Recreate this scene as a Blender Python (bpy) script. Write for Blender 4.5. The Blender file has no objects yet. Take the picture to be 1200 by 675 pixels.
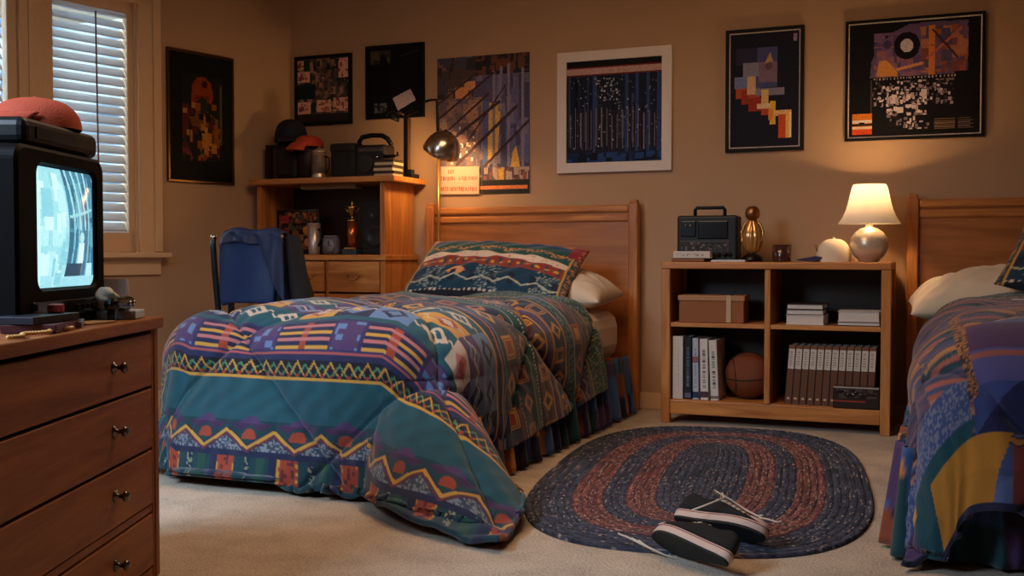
import bpy, bmesh, math, random
import numpy as np
from mathutils import Vector, Matrix, Euler
S = bpy.context.scene
COL = S.collection
R = math.radians
PI = math.pi
rng = np.random.RandomState(7)
random.seed(7)

# ------------------------------------------------------------------ camera
cam_d = bpy.data.cameras.new('camera'); cam = bpy.data.objects.new('camera', cam_d); COL.objects.link(cam)
cam_d.sensor_width = 36.0; cam_d.lens = 36.0 * 1254 / 1200
cam_d.clip_start = .05
cam.location = (0, 0, .85)
cam.rotation_euler = (PI/2 - math.atan(40/1254), 0, R(22.5))
S.camera = cam
S.view_settings.view_transform = 'Standard'; S.view_settings.look = 'None'
S.view_settings.exposure = 0.0; S.view_settings.gamma = 1.0
S.view_settings.use_curve_mapping = False
S.render.film_transparent = False
try:
    S.cycles.max_bounces = 8; S.cycles.sample_clamp_indirect = 3.0
    S.cycles.use_denoising = True
except Exception: pass

# ------------------------------------------------------------------ light
WORLD_STRENGTH = 2.0
w = bpy.data.worlds.new('dusk_sky'); S.world = w; w.use_nodes = True
wn = w.node_tree; wn.nodes.clear()
wo = wn.nodes.new('ShaderNodeOutputWorld'); wb = wn.nodes.new('ShaderNodeBackground')
wt = wn.nodes.new('ShaderNodeTexCoord'); wx = wn.nodes.new('ShaderNodeTexNoise'); wr = wn.nodes.new('ShaderNodeValToRGB')
wx.inputs['Scale'].default_value = 22; wx.inputs['Detail'].default_value = 3
wr.color_ramp.elements[0].position = .40; wr.color_ramp.elements[0].color = (.10, .22, .36, 1)
wr.color_ramp.elements[1].position = .60; wr.color_ramp.elements[1].color = (.55, .78, .95, 1)
wn.links.new(wt.outputs['Generated'], wx.inputs['Vector']); wn.links.new(wx.outputs['Fac'], wr.inputs['Fac'])
wn.links.new(wr.outputs['Color'], wb.inputs['Color']); wb.inputs['Strength'].default_value = WORLD_STRENGTH
wn.links.new(wb.outputs['Background'], wo.inputs['Surface'])

def area(name, loc, target, size, size_y, power, color):
    d = bpy.data.lights.new(name, 'AREA'); d.shape = 'RECTANGLE'; d.size = size; d.size_y = size_y
    d.energy = power; d.color = color
    o = bpy.data.objects.new(name, d); COL.objects.link(o); o.location = loc
    o.rotation_euler = (Vector(target) - Vector(loc)).to_track_quat('-Z', 'Y').to_euler()
    return o
# added area fills without a modelled source: cool from front left, warm from overhead
wl = area('cool_fill', (-2.6, .5, 2.1), (-2.1, 2.6, 0), 1.0, 1.0, 30, (.62, .80, 1.0)); wl.data.spread = R(84)
area('outside_daylight', (-5.6, 4.2, 1.9), (-3.9, 4.5, 1.3), 1.6, 1.6, 260, (.74, .88, 1.0))
area('warm_fill', (-1.6, 3.3, 2.42), (-1.6, 3.5, 0), 1.4, 1.4, 31, (1.0, .64, .38))  # added warm overhead fill, no fixture behind it
def point(name, loc, power, color, radius=.03):
    d = bpy.data.lights.new(name, 'POINT'); d.energy = power; d.color = color; d.shadow_soft_size = radius
    o = bpy.data.objects.new(name, d); COL.objects.link(o); o.location = loc; return o

# ------------------------------------------------------------------ helpers
def lin(c):
    out = []
    for v in c:
        v = v / 255.
        out.append(v / 12.92 if v <= .04045 else ((v + .055) / 1.055) ** 2.4)
    return tuple(out)
def nlin(a):
    a = np.asarray(a, float) / 255.
    return np.where(a <= .04045, a / 12.92, ((a + .055) / 1.055) ** 2.4)

MATS = {}
def mat(name, color, rough=.6, metal=0., noise=0., nscale=20., bump=0., bscale=60., spec=.4, coat=0., trans=0., emit=None, estr=0., alpha=1., sheen=0.):
    if name in MATS: return MATS[name]
    m = bpy.data.materials.new(name); m.use_nodes = True; nt = m.node_tree; b = nt.nodes['Principled BSDF']
    c = lin(color) if max(color) > 1.5 else tuple(color)
    b.inputs['Base Color'].default_value = (*c, 1); b.inputs['Roughness'].default_value = rough
    b.inputs['Metallic'].default_value = metal; b.inputs['Specular IOR Level'].default_value = spec
    b.inputs['Coat Weight'].default_value = coat; b.inputs['Coat Roughness'].default_value = .15
    b.inputs['Transmission Weight'].default_value = trans; b.inputs['Sheen Weight'].default_value = sheen
    if emit: b.inputs['Emission Color'].default_value = (*lin(emit), 1); b.inputs['Emission Strength'].default_value = estr
    tc = nt.nodes.new('ShaderNodeTexCoord')
    n = nt.nodes.new('ShaderNodeTexNoise'); n.inputs['Scale'].default_value = nscale; n.inputs['Detail'].default_value = 4
    nt.links.new(tc.outputs['Object'], n.inputs['Vector'])
    mx = nt.nodes.new('ShaderNodeMix'); mx.data_type = 'RGBA'
    k = max(noise, .04)
    mx.inputs[6].default_value = (*[v * (1 - k) for v in c], 1); mx.inputs[7].default_value = (*[min(1, v * (1 + k)) for v in c], 1)
    nt.links.new(n.outputs['Fac'], mx.inputs[0]); nt.links.new(mx.outputs[2], b.inputs['Base Color'])
    if bump:
        n2 = nt.nodes.new('ShaderNodeTexNoise'); n2.inputs['Scale'].default_value = bscale; n2.inputs['Detail'].default_value = 3
        nt.links.new(tc.outputs['Object'], n2.inputs['Vector'])
        bp = nt.nodes.new('ShaderNodeBump'); bp.inputs['Strength'].default_value = bump; bp.inputs['Distance'].default_value = .01
        nt.links.new(n2.outputs['Fac'], bp.inputs['Height']); nt.links.new(bp.outputs['Normal'], b.inputs['Normal'])
    MATS[name] = m; return m

def wood(name, c1, c2, axis='x', rough=.38, scale=1.0):
    """grain runs along the named object axis"""
    if name in MATS: return MATS[name]
    m = bpy.data.materials.new(name); m.use_nodes = True; nt = m.node_tree; b = nt.nodes['Principled BSDF']
    tc = nt.nodes.new('ShaderNodeTexCoord'); mp = nt.nodes.new('ShaderNodeMapping')
    sc = {'x': (1.2, 14, 14), 'y': (14, 1.2, 14), 'z': (14, 14, 1.2)}[axis]
    mp.inputs['Scale'].default_value = tuple(v * scale for v in sc)
    nt.links.new(tc.outputs['Object'], mp.inputs['Vector'])
    n = nt.nodes.new('ShaderNodeTexNoise'); n.inputs['Scale'].default_value = 1.6; n.inputs['Detail'].default_value = 6; n.inputs['Distortion'].default_value = .8
    nt.links.new(mp.outputs['Vector'], n.inputs['Vector'])
    n3 = nt.nodes.new('ShaderNodeTexNoise'); n3.inputs['Scale'].default_value = 9; n3.inputs['Detail'].default_value = 3
    nt.links.new(mp.outputs['Vector'], n3.inputs['Vector'])
    ad = nt.nodes.new('ShaderNodeMath'); ad.operation = 'MULTIPLY_ADD'; ad.inputs[1].default_value = .35
    nt.links.new(n3.outputs['Fac'], ad.inputs[0]); nt.links.new(n.outputs['Fac'], ad.inputs[2])
    r = nt.nodes.new('ShaderNodeValToRGB')
    r.color_ramp.elements[0].position = .45; r.color_ramp.elements[0].color = (*lin(c2), 1)
    r.color_ramp.elements[1].position = .85; r.color_ramp.elements[1].color = (*lin(c1), 1)
    nt.links.new(ad.outputs[0], r.inputs['Fac']); nt.links.new(r.outputs['Color'], b.inputs['Base Color'])
    b.inputs['Roughness'].default_value = rough; b.inputs['Specular IOR Level'].default_value = .45
    bp = nt.nodes.new('ShaderNodeBump'); bp.inputs['Strength'].default_value = .12; bp.inputs['Distance'].default_value = .003
    nt.links.new(n3.outputs['Fac'], bp.inputs['Height']); nt.links.new(bp.outputs['Normal'], b.inputs['Normal'])
    MATS[name] = m; return m

def attr_mat(name, rough=.8, bump=0., bscale=200., coat=0., emit=0., spec=.3, sheen=0.):
    if name in MATS: return MATS[name]
    m = bpy.data.materials.new(name); m.use_nodes = True; nt = m.node_tree; b = nt.nodes['Principled BSDF']
    a = nt.nodes.new('ShaderNodeAttribute'); a.attribute_name = 'Col'
    nt.links.new(a.outputs['Color'], b.inputs['Base Color'])
    b.inputs['Roughness'].default_value = rough; b.inputs['Coat Weight'].default_value = coat; b.inputs['Coat Roughness'].default_value = .12
    b.inputs['Specular IOR Level'].default_value = spec; b.inputs['Sheen Weight'].default_value = sheen
    if emit:
        nt.links.new(a.outputs['Color'], b.inputs['Emission Color']); b.inputs['Emission Strength'].default_value = emit
    if bump:
        tc = nt.nodes.new('ShaderNodeTexCoord'); n2 = nt.nodes.new('ShaderNodeTexNoise'); n2.inputs['Scale'].default_value = bscale; n2.inputs['Detail'].default_value = 3
        nt.links.new(tc.outputs['Object'], n2.inputs['Vector'])
        bp = nt.nodes.new('ShaderNodeBump'); bp.inputs['Strength'].default_value = bump; bp.inputs['Distance'].default_value = .006
        nt.links.new(n2.outputs['Fac'], bp.inputs['Height']); nt.links.new(bp.outputs['Normal'], b.inputs['Normal'])
    MATS[name] = m; return m

class MB:
    """collects shapes and links them as one mesh object"""
    def __init__(s): s.v = []; s.f = []; s.sm = []
    def add(s, vs, fs, smooth=False, M=None):
        o = len(s.v)
        if M is not None: vs = [tuple(M @ Vector(p)) for p in vs]
        s.v += [tuple(p) for p in vs]; s.f += [tuple(i + o for i in f) for f in fs]; s.sm += [smooth] * len(fs); return s
    def box(s, x0, x1, y0, y1, z0, z1, b=.0, M=None):
        """box, with chamfered edges when b > 0"""
        if b <= 0:
            vs = [(x, y, z) for x in (x0, x1) for y in (y0, y1) for z in (z0, z1)]
            return s.add(vs, [(0, 1, 3, 2), (4, 6, 7, 5), (0, 4, 5, 1), (2, 3, 7, 6), (0, 2, 6, 4), (1, 5, 7, 3)], False, M)
        bm = bmesh.new(); bmesh.ops.create_cube(bm, size=1)
        for v in bm.verts: v.co = Vector(((x0+x1)/2 + v.co.x*(x1-x0), (y0+y1)/2 + v.co.y*(y1-y0), (z0+z1)/2 + v.co.z*(z1-z0)))
        bmesh.ops.bevel(bm, geom=list(bm.edges), offset=b, segments=3, profile=.5, affect='EDGES', clamp_overlap=True)
        bm.verts.index_update(); vs = [tuple(v.co) for v in bm.verts]; fs = [tuple(v.index for v in f.verts) for f in bm.faces]; bm.free()
        return s.add(vs, fs, False, M)
    def lathe(s, prof, n=28, c=(0, 0, 0), smooth=True, M=None, sx=1, sy=1):
        vs = []; fs = []; k = len(prof)
        for i in range(n):
            a = 2*PI*i/n
            for r, z in prof: vs.append((c[0] + r*math.cos(a)*sx, c[1] + r*math.sin(a)*sy, c[2] + z))
        for i in range(n):
            j = (i+1) % n
            for q in range(k-1): fs.append((i*k+q, j*k+q, j*k+q+1, i*k+q+1))
        fs.append(tuple(i*k for i in range(n))[::-1]) if prof[0][0] > 1e-6 else None
        fs.append(tuple(i*k+k-1 for i in range(n))) if prof[-1][0] > 1e-6 else None
        return s.add(vs, fs, smooth, M)
    def tube(s, pts, r, n=10, smooth=True, M=None, cap=True, closed=False):
        P = [Vector(p) for p in pts]; rs = r if isinstance(r, (list, tuple)) else [r]*len(P)
        vs = []; fs = []; up = None; L = len(P)
        for i, p in enumerate(P):
            t = (P[(i+1) % L] - P[i-1]) if closed else ((P[min(i+1, L-1)] - P[max(i-1, 0)]))
            t.normalize()
            if up is None: up = Vector((0, 0, 1)) if abs(t.z) < .9 else Vector((1, 0, 0))
            a = t.cross(up).normalized(); up = a.cross(t).normalized()
            for k in range(n):
                q = 2*PI*k/n; vs.append(tuple(p + (a*math.cos(q) + up*math.sin(q))*rs[i]))
        for i in range(L if closed else L-1):
            j = (i+1) % L
            for k in range(n): fs.append((i*n+k, i*n+(k+1) % n, j*n+(k+1) % n, j*n+k))
        if cap and not closed: fs += [tuple(range(n))[::-1], tuple((L-1)*n+k for k in range(n))]
        return s.add(vs, fs, smooth, M)
    def prism(s, poly, z0, z1, M=None):
        n = len(poly); vs = [(x, y, z0) for x, y in poly] + [(x, y, z1) for x, y in poly]
        return s.add(vs, [tuple(range(n))[::-1], tuple(range(n, 2*n))] + [(i, (i+1) % n, n+(i+1) % n, n+i) for i in range(n)], False, M)
    def grid(s, P, smooth=True, M=None):
        """P: rows of points"""
        r = len(P); c = len(P[0]); vs = [p for row in P for p in row]
        return s.add(vs, [(i*c+j, i*c+j+1, (i+1)*c+j+1, (i+1)*c+j) for i in range(r-1) for j in range(c-1)], smooth, M)
    def build(s, name, m, parent=None, loc=(0, 0, 0), rot=(0, 0, 0), bevel=0, fix=True):
        me = bpy.data.meshes.new(name); me.from_pydata(s.v, [], s.f)
        if fix:
            bm = bmesh.new(); bm.from_mesh(me); bmesh.ops.recalc_face_normals(bm, faces=list(bm.faces)); bm.to_mesh(me); bm.free()
        me.polygons.foreach_set('use_smooth', s.sm); me.materials.append(m)
        o = bpy.data.objects.new(name, me); COL.objects.link(o); o.location = loc; o.rotation_euler = rot
        if parent: o.parent = parent
        if bevel:
            b = o.modifiers.new('edge', 'BEVEL'); b.width = bevel; b.segments = 2; b.limit_method = 'ANGLE'; b.angle_limit = R(40)
        return o

def empty(name, loc, rz=0, rot=None):
    o = bpy.data.objects.new(name, None); COL.objects.link(o); o.location = loc; o.rotation_euler = rot or (0, 0, rz); o.empty_display_size = .05; return o
def tag(o, label, cat, group=None, kind=None):
    o['label'] = label; o['category'] = cat
    if group: o['group'] = group
    if kind: o['kind'] = kind
    return o
def struct(o): o['kind'] = 'structure'; return o
def copy_tree(o, parent=None):
    c = o.copy(); COL.objects.link(c)
    if parent: c.parent = parent
    for ch in list(o.children): copy_tree(ch, c)
    return c

def paint(me, cols, domain='CORNER'):
    """cols: one linear rgb per vertex (POINT) or per face (spread to its corners)"""
    a = me.color_attributes.new('Col', 'FLOAT_COLOR', domain)
    c = np.ones((len(cols), 4), np.float32); c[:, :3] = cols
    if domain == 'CORNER':
        tot = np.empty(len(me.polygons), np.int32); me.polygons.foreach_get('loop_total', tot); c = np.repeat(c, tot, axis=0)
    a.data.foreach_set('color', c.ravel())

class Canvas:
    """a printed sheet: colours of a fine grid of faces, u and v run 0..1 to the right and up"""
    def __init__(s, nx, ny, bg):
        s.nx, s.ny = nx, ny; s.a = np.tile(np.array(bg, float), (ny, nx, 1))
        s.u, s.v = np.meshgrid((np.arange(nx)+.5)/nx, (np.arange(ny)+.5)/ny)
    def rect(s, u0, u1, v0, v1, c, k=1.):
        m = (s.u >= u0) & (s.u <= u1) & (s.v >= v0) & (s.v <= v1); s.a[m] = s.a[m]*(1-k) + np.array(c)*k; return s
    def circ(s, u, v, r, c, asp=1., k=1., r2=0, region=None):
        d = np.hypot((s.u-u), (s.v-v)*asp); m = (d <= r) & (d >= r2)
        if region is not None: m &= region
        s.a[m] = s.a[m]*(1-k) + np.array(c)*k; return s
    def line(s, u0, v0, u1, v1, w, c, k=1.):
        du, dv = u1-u0, v1-v0; L = du*du+dv*dv
        t = np.clip(((s.u-u0)*du + (s.v-v0)*dv)/L, 0, 1); m = np.hypot(s.u-u0-t*du, s.v-v0-t*dv) < w
        s.a[m] = s.a[m]*(1-k) + np.array(c)*k; return s
    def poly(s, pts, c, k=1.):
        m = np.zeros(s.u.shape, bool); n = len(pts)
        for i in range(n):
            (x0, y0), (x1, y1) = pts[i], pts[(i+1) % n]
            if y0 == y1: continue
            cr = ((y0 > s.v) != (y1 > s.v)) & (s.u < (x1-x0)*(s.v-y0)/(y1-y0)+x0); m ^= cr
        s.a[m] = s.a[m]*(1-k) + np.array(c)*k; return s
    def blotch(s, u0, u1, v0, v1, cols, n, sz, seed, asp=1., k=1.):
        r = np.random.RandomState(seed)
        for i in range(n):
            u, v = r.uniform(u0, u1), r.uniform(v0, v1); a, b = sz*r.uniform(.4, 1.3), sz*r.uniform(.4, 1.3)*asp
            s.rect(max(u-a/2, u0), min(u+a/2, u1), max(v-b/2, v0), min(v+b/2, v1), cols[r.randint(len(cols))], k)
        return s
    def grain(s, k, seed=1):
        r = np.random.RandomState(seed); s.a *= 1 + r.uniform(-k, k, (s.ny, s.nx, 1)); s.a = np.clip(s.a, 0, 255); return s

def sheet(name, cv, w, h, m, parent=None, loc=(0, 0, 0), rot=(0, 0, 0), t=.004, gain=1., curve=None):
    """printed sheet standing in the local xz plane, face towards -y, centred on x, base at z=0"""
    nx, ny = cv.nx, cv.ny
    X, Z = np.meshgrid(np.linspace(-w/2, w/2, nx+1), np.linspace(0, h, ny+1))
    Y = np.zeros_like(X) if curve is None else curve(X/w, Z/h)
    V = np.stack([X, Y, Z], -1).reshape(-1, 3)
    i, j = np.meshgrid(np.arange(ny), np.arange(nx), indexing='ij'); q = (i*(nx+1)+j).ravel()
    F = np.stack([q, q+1, q+nx+2, q+nx+1], -1)
    rim = list(range(nx+1)) + [k*(nx+1)+nx for k in range(1, ny+1)] + [ny*(nx+1)+k for k in range(nx-1, -1, -1)] + [k*(nx+1) for k in range(ny-1, 0, -1)]
    n0 = len(V); B = V[rim].copy(); B[:, 1] += t; V = np.concatenate([V, B]); L = len(rim)
    faces = [tuple(f) for f in F.tolist()] + [(rim[k], n0+k, n0+(k+1) % L, rim[(k+1) % L]) for k in range(L)] + [tuple(n0+k for k in range(L))[::-1]]
    me = bpy.data.meshes.new(name); me.from_pydata(V.tolist(), [], faces); me.materials.append(m)
    c = nlin(cv.a).reshape(-1, 3)*gain; c = np.clip(c, 0, .95)
    c = np.concatenate([c, np.tile(c.mean(0), (L+1, 1))]); paint(me, c)
    o = bpy.data.objects.new(name, me); COL.objects.link(o); o.location = loc; o.rotation_euler = rot
    if parent: o.parent = parent
    return o

OAK = wood('honey_oak_along_x', (206, 138, 72), (158, 92, 42), 'x')
OAKZ = wood('honey_oak_along_z', (206, 138, 72), (158, 92, 42), 'z')
OAKY = wood('honey_oak_along_y', (206, 138, 72), (158, 92, 42), 'y')
OAK_PANEL = wood('honey_oak_panel', (178, 114, 60), (142, 86, 42), 'x', scale=.7)
DARKOAK = wood('reddish_oak_along_y', (160, 98, 52), (120, 68, 34), 'y', rough=.48)
DARKOAKZ = wood('reddish_oak_along_z', (160, 98, 52), (120, 68, 34), 'z', rough=.48)
BLACK = mat('black_plastic', (11, 11, 13), .45, spec=.25)
BLACKGLOSS = mat('glossy_black', (12, 12, 14), .2, coat=.4)
GUN = mat('dark_metal', (52, 46, 42), .35, metal=.9)
CHROME = mat('chrome', (205, 200, 195), .18, metal=1.)
BRASS = mat('gold_metal', (212, 165, 84), .25, metal=1.)
PAPER = mat('white_paper', (214, 208, 200), .8, noise=.06)
PRINT = attr_mat('printed_sheet', rough=.55, spec=.3)
GLAZED = attr_mat('glazed_print', rough=.6, coat=0., spec=.12)
FABRIC = attr_mat('printed_cotton', rough=.9, bump=.25, bscale=260, sheen=.25)

# ------------------------------------------------------------------ room shell
LW = R(-13.2)                                   # the left wall stands at this angle to the back wall's normal
CX, CY = -3.854, 5.70                           # back left corner
WALL = mat('tan_wall_paint', (188, 154, 122), .85, noise=.03, nscale=3, bump=.05, bscale=240)
TRIM = mat('cream_trim_paint', (222, 188, 152), .5, noise=.03)
floor_m = bpy.data.materials.new('beige_carpet'); floor_m.use_nodes = True
nt = floor_m.node_tree; b = nt.nodes['Principled BSDF']; b.inputs['Roughness'].default_value = .95; b.inputs['Specular IOR Level'].default_value = .1
tc = nt.nodes.new('ShaderNodeTexCoord'); n1 = nt.nodes.new('ShaderNodeTexNoise'); n1.inputs['Scale'].default_value = 130; n1.inputs['Detail'].default_value = 5
n2 = nt.nodes.new('ShaderNodeTexNoise'); n2.inputs['Scale'].default_value = 7; n2.inputs['Detail'].default_value = 4
mm = nt.nodes.new('ShaderNodeMath'); mm.operation = 'MULTIPLY_ADD'; mm.inputs[1].default_value = .6
r_ = nt.nodes.new('ShaderNodeValToRGB'); r_.color_ramp.elements[0].position = .5; r_.color_ramp.elements[0].color = (*lin((154, 140, 126)), 1)
r_.color_ramp.elements[1].position = 1.0; r_.color_ramp.elements[1].color = (*lin((208, 192, 174)), 1)
nt.links.new(tc.outputs['Object'], n1.inputs['Vector']); nt.links.new(tc.outputs['Object'], n2.inputs['Vector'])
nt.links.new(n2.outputs['Fac'], mm.inputs[0]); nt.links.new(n1.outputs['Fac'], mm.inputs[2]); nt.links.new(mm.outputs[0], r_.inputs['Fac'])
nt.links.new(r_.outputs['Color'], b.inputs['Base Color'])
bp = nt.nodes.new('ShaderNodeBump'); bp.inputs['Strength'].default_value = .5; bp.inputs['Distance'].default_value = .012
nt.links.new(n1.outputs['Fac'], bp.inputs['Height']); nt.links.new(bp.outputs['Normal'], b.inputs['Normal'])
struct(MB().box(-6.2, 2.4, -1.2, 5.95, -.1, 0).build('floor', floor_m))
struct(MB().box(-6.2, 2.4, -1.2, 5.95, 2.5, 2.6).build('ceiling', mat('ceiling_paint', (190, 170, 140), .9)))
struct(MB().box(CX-.02, 2.2, CY, CY+.12, 0, 2.5).build('wall_back', WALL))
struct(MB().box(2.2, 2.32, -.9, CY+.12, 0, 2.5).build('wall_right', WALL))
struct(MB().box(-6.2, 2.32, -1.02, -.9, 0, 2.5).build('wall_front', WALL))
# left wall in its own frame: y runs along the wall towards the corner (y = 0), x into the room
lw = MB()
lw.box(-.12, 0, -1.10, 0, 0, 2.5); lw.box(-.12, 0, -7.0, -2.36, 0, 2.5)
lw.box(-.12, 0, -2.36, -1.10, 0, .86); lw.box(-.12, 0, -2.36, -1.10, 2.22, 2.5)
struct(lw.build('wall_left', WALL, loc=(CX, CY, 0), rot=(0, 0, LW)))
struct(MB().box(0, .015, -5.0, -.02, 0, .09, b=.004).build('baseboard_left', TRIM, loc=(CX, CY, 0), rot=(0, 0, LW)))
struct(MB().box(CX+.03, 2.2, CY-.015, CY, 0, .09, b=.004).build('baseboard_back', TRIM))
win = empty('window_1', (CX, CY, 0), LW); struct(win)
f = MB()
f.box(0, .022, -1.125, -.99, .80, 2.34, b=.004); f.box(0, .022, -2.49, -2.345, .80, 2.34, b=.004)
f.box(0, .022, -2.49, -.99, 2.20, 2.34, b=.004); f.box(.0, .034, -1.035, -.985, .86, 2.34, b=.006)
f.build('casing', TRIM, win)
f = MB(); f.box(-.119, .004, -1.135, -1.08, .85, 2.24).box(-.119, .004, -2.38, -2.33, .85, 2.24).box(-.119, .004, -2.38, -1.08, 2.2, 2.24); f.build('jamb', TRIM, win)
f = MB(); f.box(-.12, .075, -2.53, -.955, .828, .858, b=.008); f.build('window_sill', TRIM, win)
f = MB(); f.box(0, .02, -2.49, -.99, .735, .828, b=.004); f.box(0, .03, -2.49, -.99, .80, .828, b=.006); f.build('apron', TRIM, win)
f = MB(); f.box(-.11, .012, -1.79, -1.665, .858, 2.22, b=.004); f.box(.012, .02, -1.745, -1.71, .858, 2.22, b=.003); f.build('mullion', TRIM, win)
for (a0, a1) in ((-1.665, -1.12), (-2.345, -1.79)):
    f = MB(); f.box(-.06, -.012, a0, a0+.066, .858, 2.22, b=.004); f.box(-.06, -.012, a1-.05, a1, .858, 2.22, b=.004)
    f.box(-.06, -.012, a0, a1, .858, .965, b=.004); f.box(-.06, -.012, a0, a1, 2.14, 2.22, b=.004)
    f.build('sash', TRIM, win)
    g = MB(); g.box(-.1, -.096, a0+.04, a1-.04, .9, 2.2)
    gm = mat('window_glass', (235, 242, 245), .02, trans=1.0); g.build('pane', gm, win)
SLAT = bpy.data.materials.new('white_blind_slat'); SLAT.use_nodes = True; nt = SLAT.node_tree; b = nt.nodes['Principled BSDF']
b.inputs['Base Color'].default_value = (.82, .82, .8, 1); b.inputs['Roughness'].default_value = .5
tl = nt.nodes.new('ShaderNodeBsdfTranslucent'); tl.inputs['Color'].default_value = (.75, .8, .85, 1)
mxs = nt.nodes.new('ShaderNodeMixShader'); mxs.inputs[0].default_value = .45
nt.links.new(b.outputs[0], mxs.inputs[1]); nt.links.new(tl.outputs[0], mxs.inputs[2]); nt.links.new(mxs.outputs[0], nt.nodes['Material Output'].inputs['Surface'])
for k, (a0, a1, lab) in enumerate(((-1.597, -1.172, 'white slatted blind hanging in the window behind the television and orange cap'), (-2.29, -1.857, 'white slatted blind cut by the left edge of the photo'))):
    bl = empty('window_blind', (CX, CY, 0), LW)
    tag(bl, lab, 'blind', 'slatted window blinds')
    s_ = MB(); z = .995
    while z < 2.11:
        P = []
        for i in range(7):
            q = (i/6-.5)*.056; hx = q*math.cos(R(56)); hz = -q*math.sin(R(56)) + .004*math.cos(PI*(i/6-.5))
            P.append([(-.036+hx, a0+.003, z+hz), (-.036+hx, a1-.003, z+hz)])
        s_.grid(P); z += .0515
    o = s_.build('slats', SLAT, bl, fix=False)
    sd = o.modifiers.new('thick', 'SOLIDIFY'); sd.thickness = .0015
    MB().box(-.06, -.012, a0, a1, 2.115, 2.14, b=.004).build('head_rail', SLAT, bl)
    MB().box(-.055, -.02, a0+.003, a1-.003, .966, .980, b=.004).build('bottom_rail', SLAT, bl)
    MB().tube([(-.004, a0+.235, 2.12), (-.004, a0+.24, 1.5), (-.004, a0+.245, .99)], .0045, 8).build('tilt_wand', mat('brown_wand', (120, 84, 78), .5), bl)

# ------------------------------------------------------------------ beds
def zig(x): return np.abs(((x) % 1.0) - .5)*2         # 0..1 triangle wave, 1 at whole numbers
def hsh(a, b=0, k=0):
    v = np.sin(np.asarray(a)*127.1 + np.asarray(b)*311.7 + k*74.7)*43758.5453; return v - np.floor(v)
TEAL = (28, 90, 106); DTEAL = (20, 68, 82); NAVY = (30, 42, 80); PURP = (84, 60, 112); LBLUE = (104, 138, 188); RUST = (176, 70, 48)
GOLD = (222, 164, 66); PINK = (204, 122, 124); CREAM = (218, 200, 182); GREEN = (34, 86, 74); GREY = (136, 146, 160); DK = (22, 28, 48); MAROON = (110, 40, 50)

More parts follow.
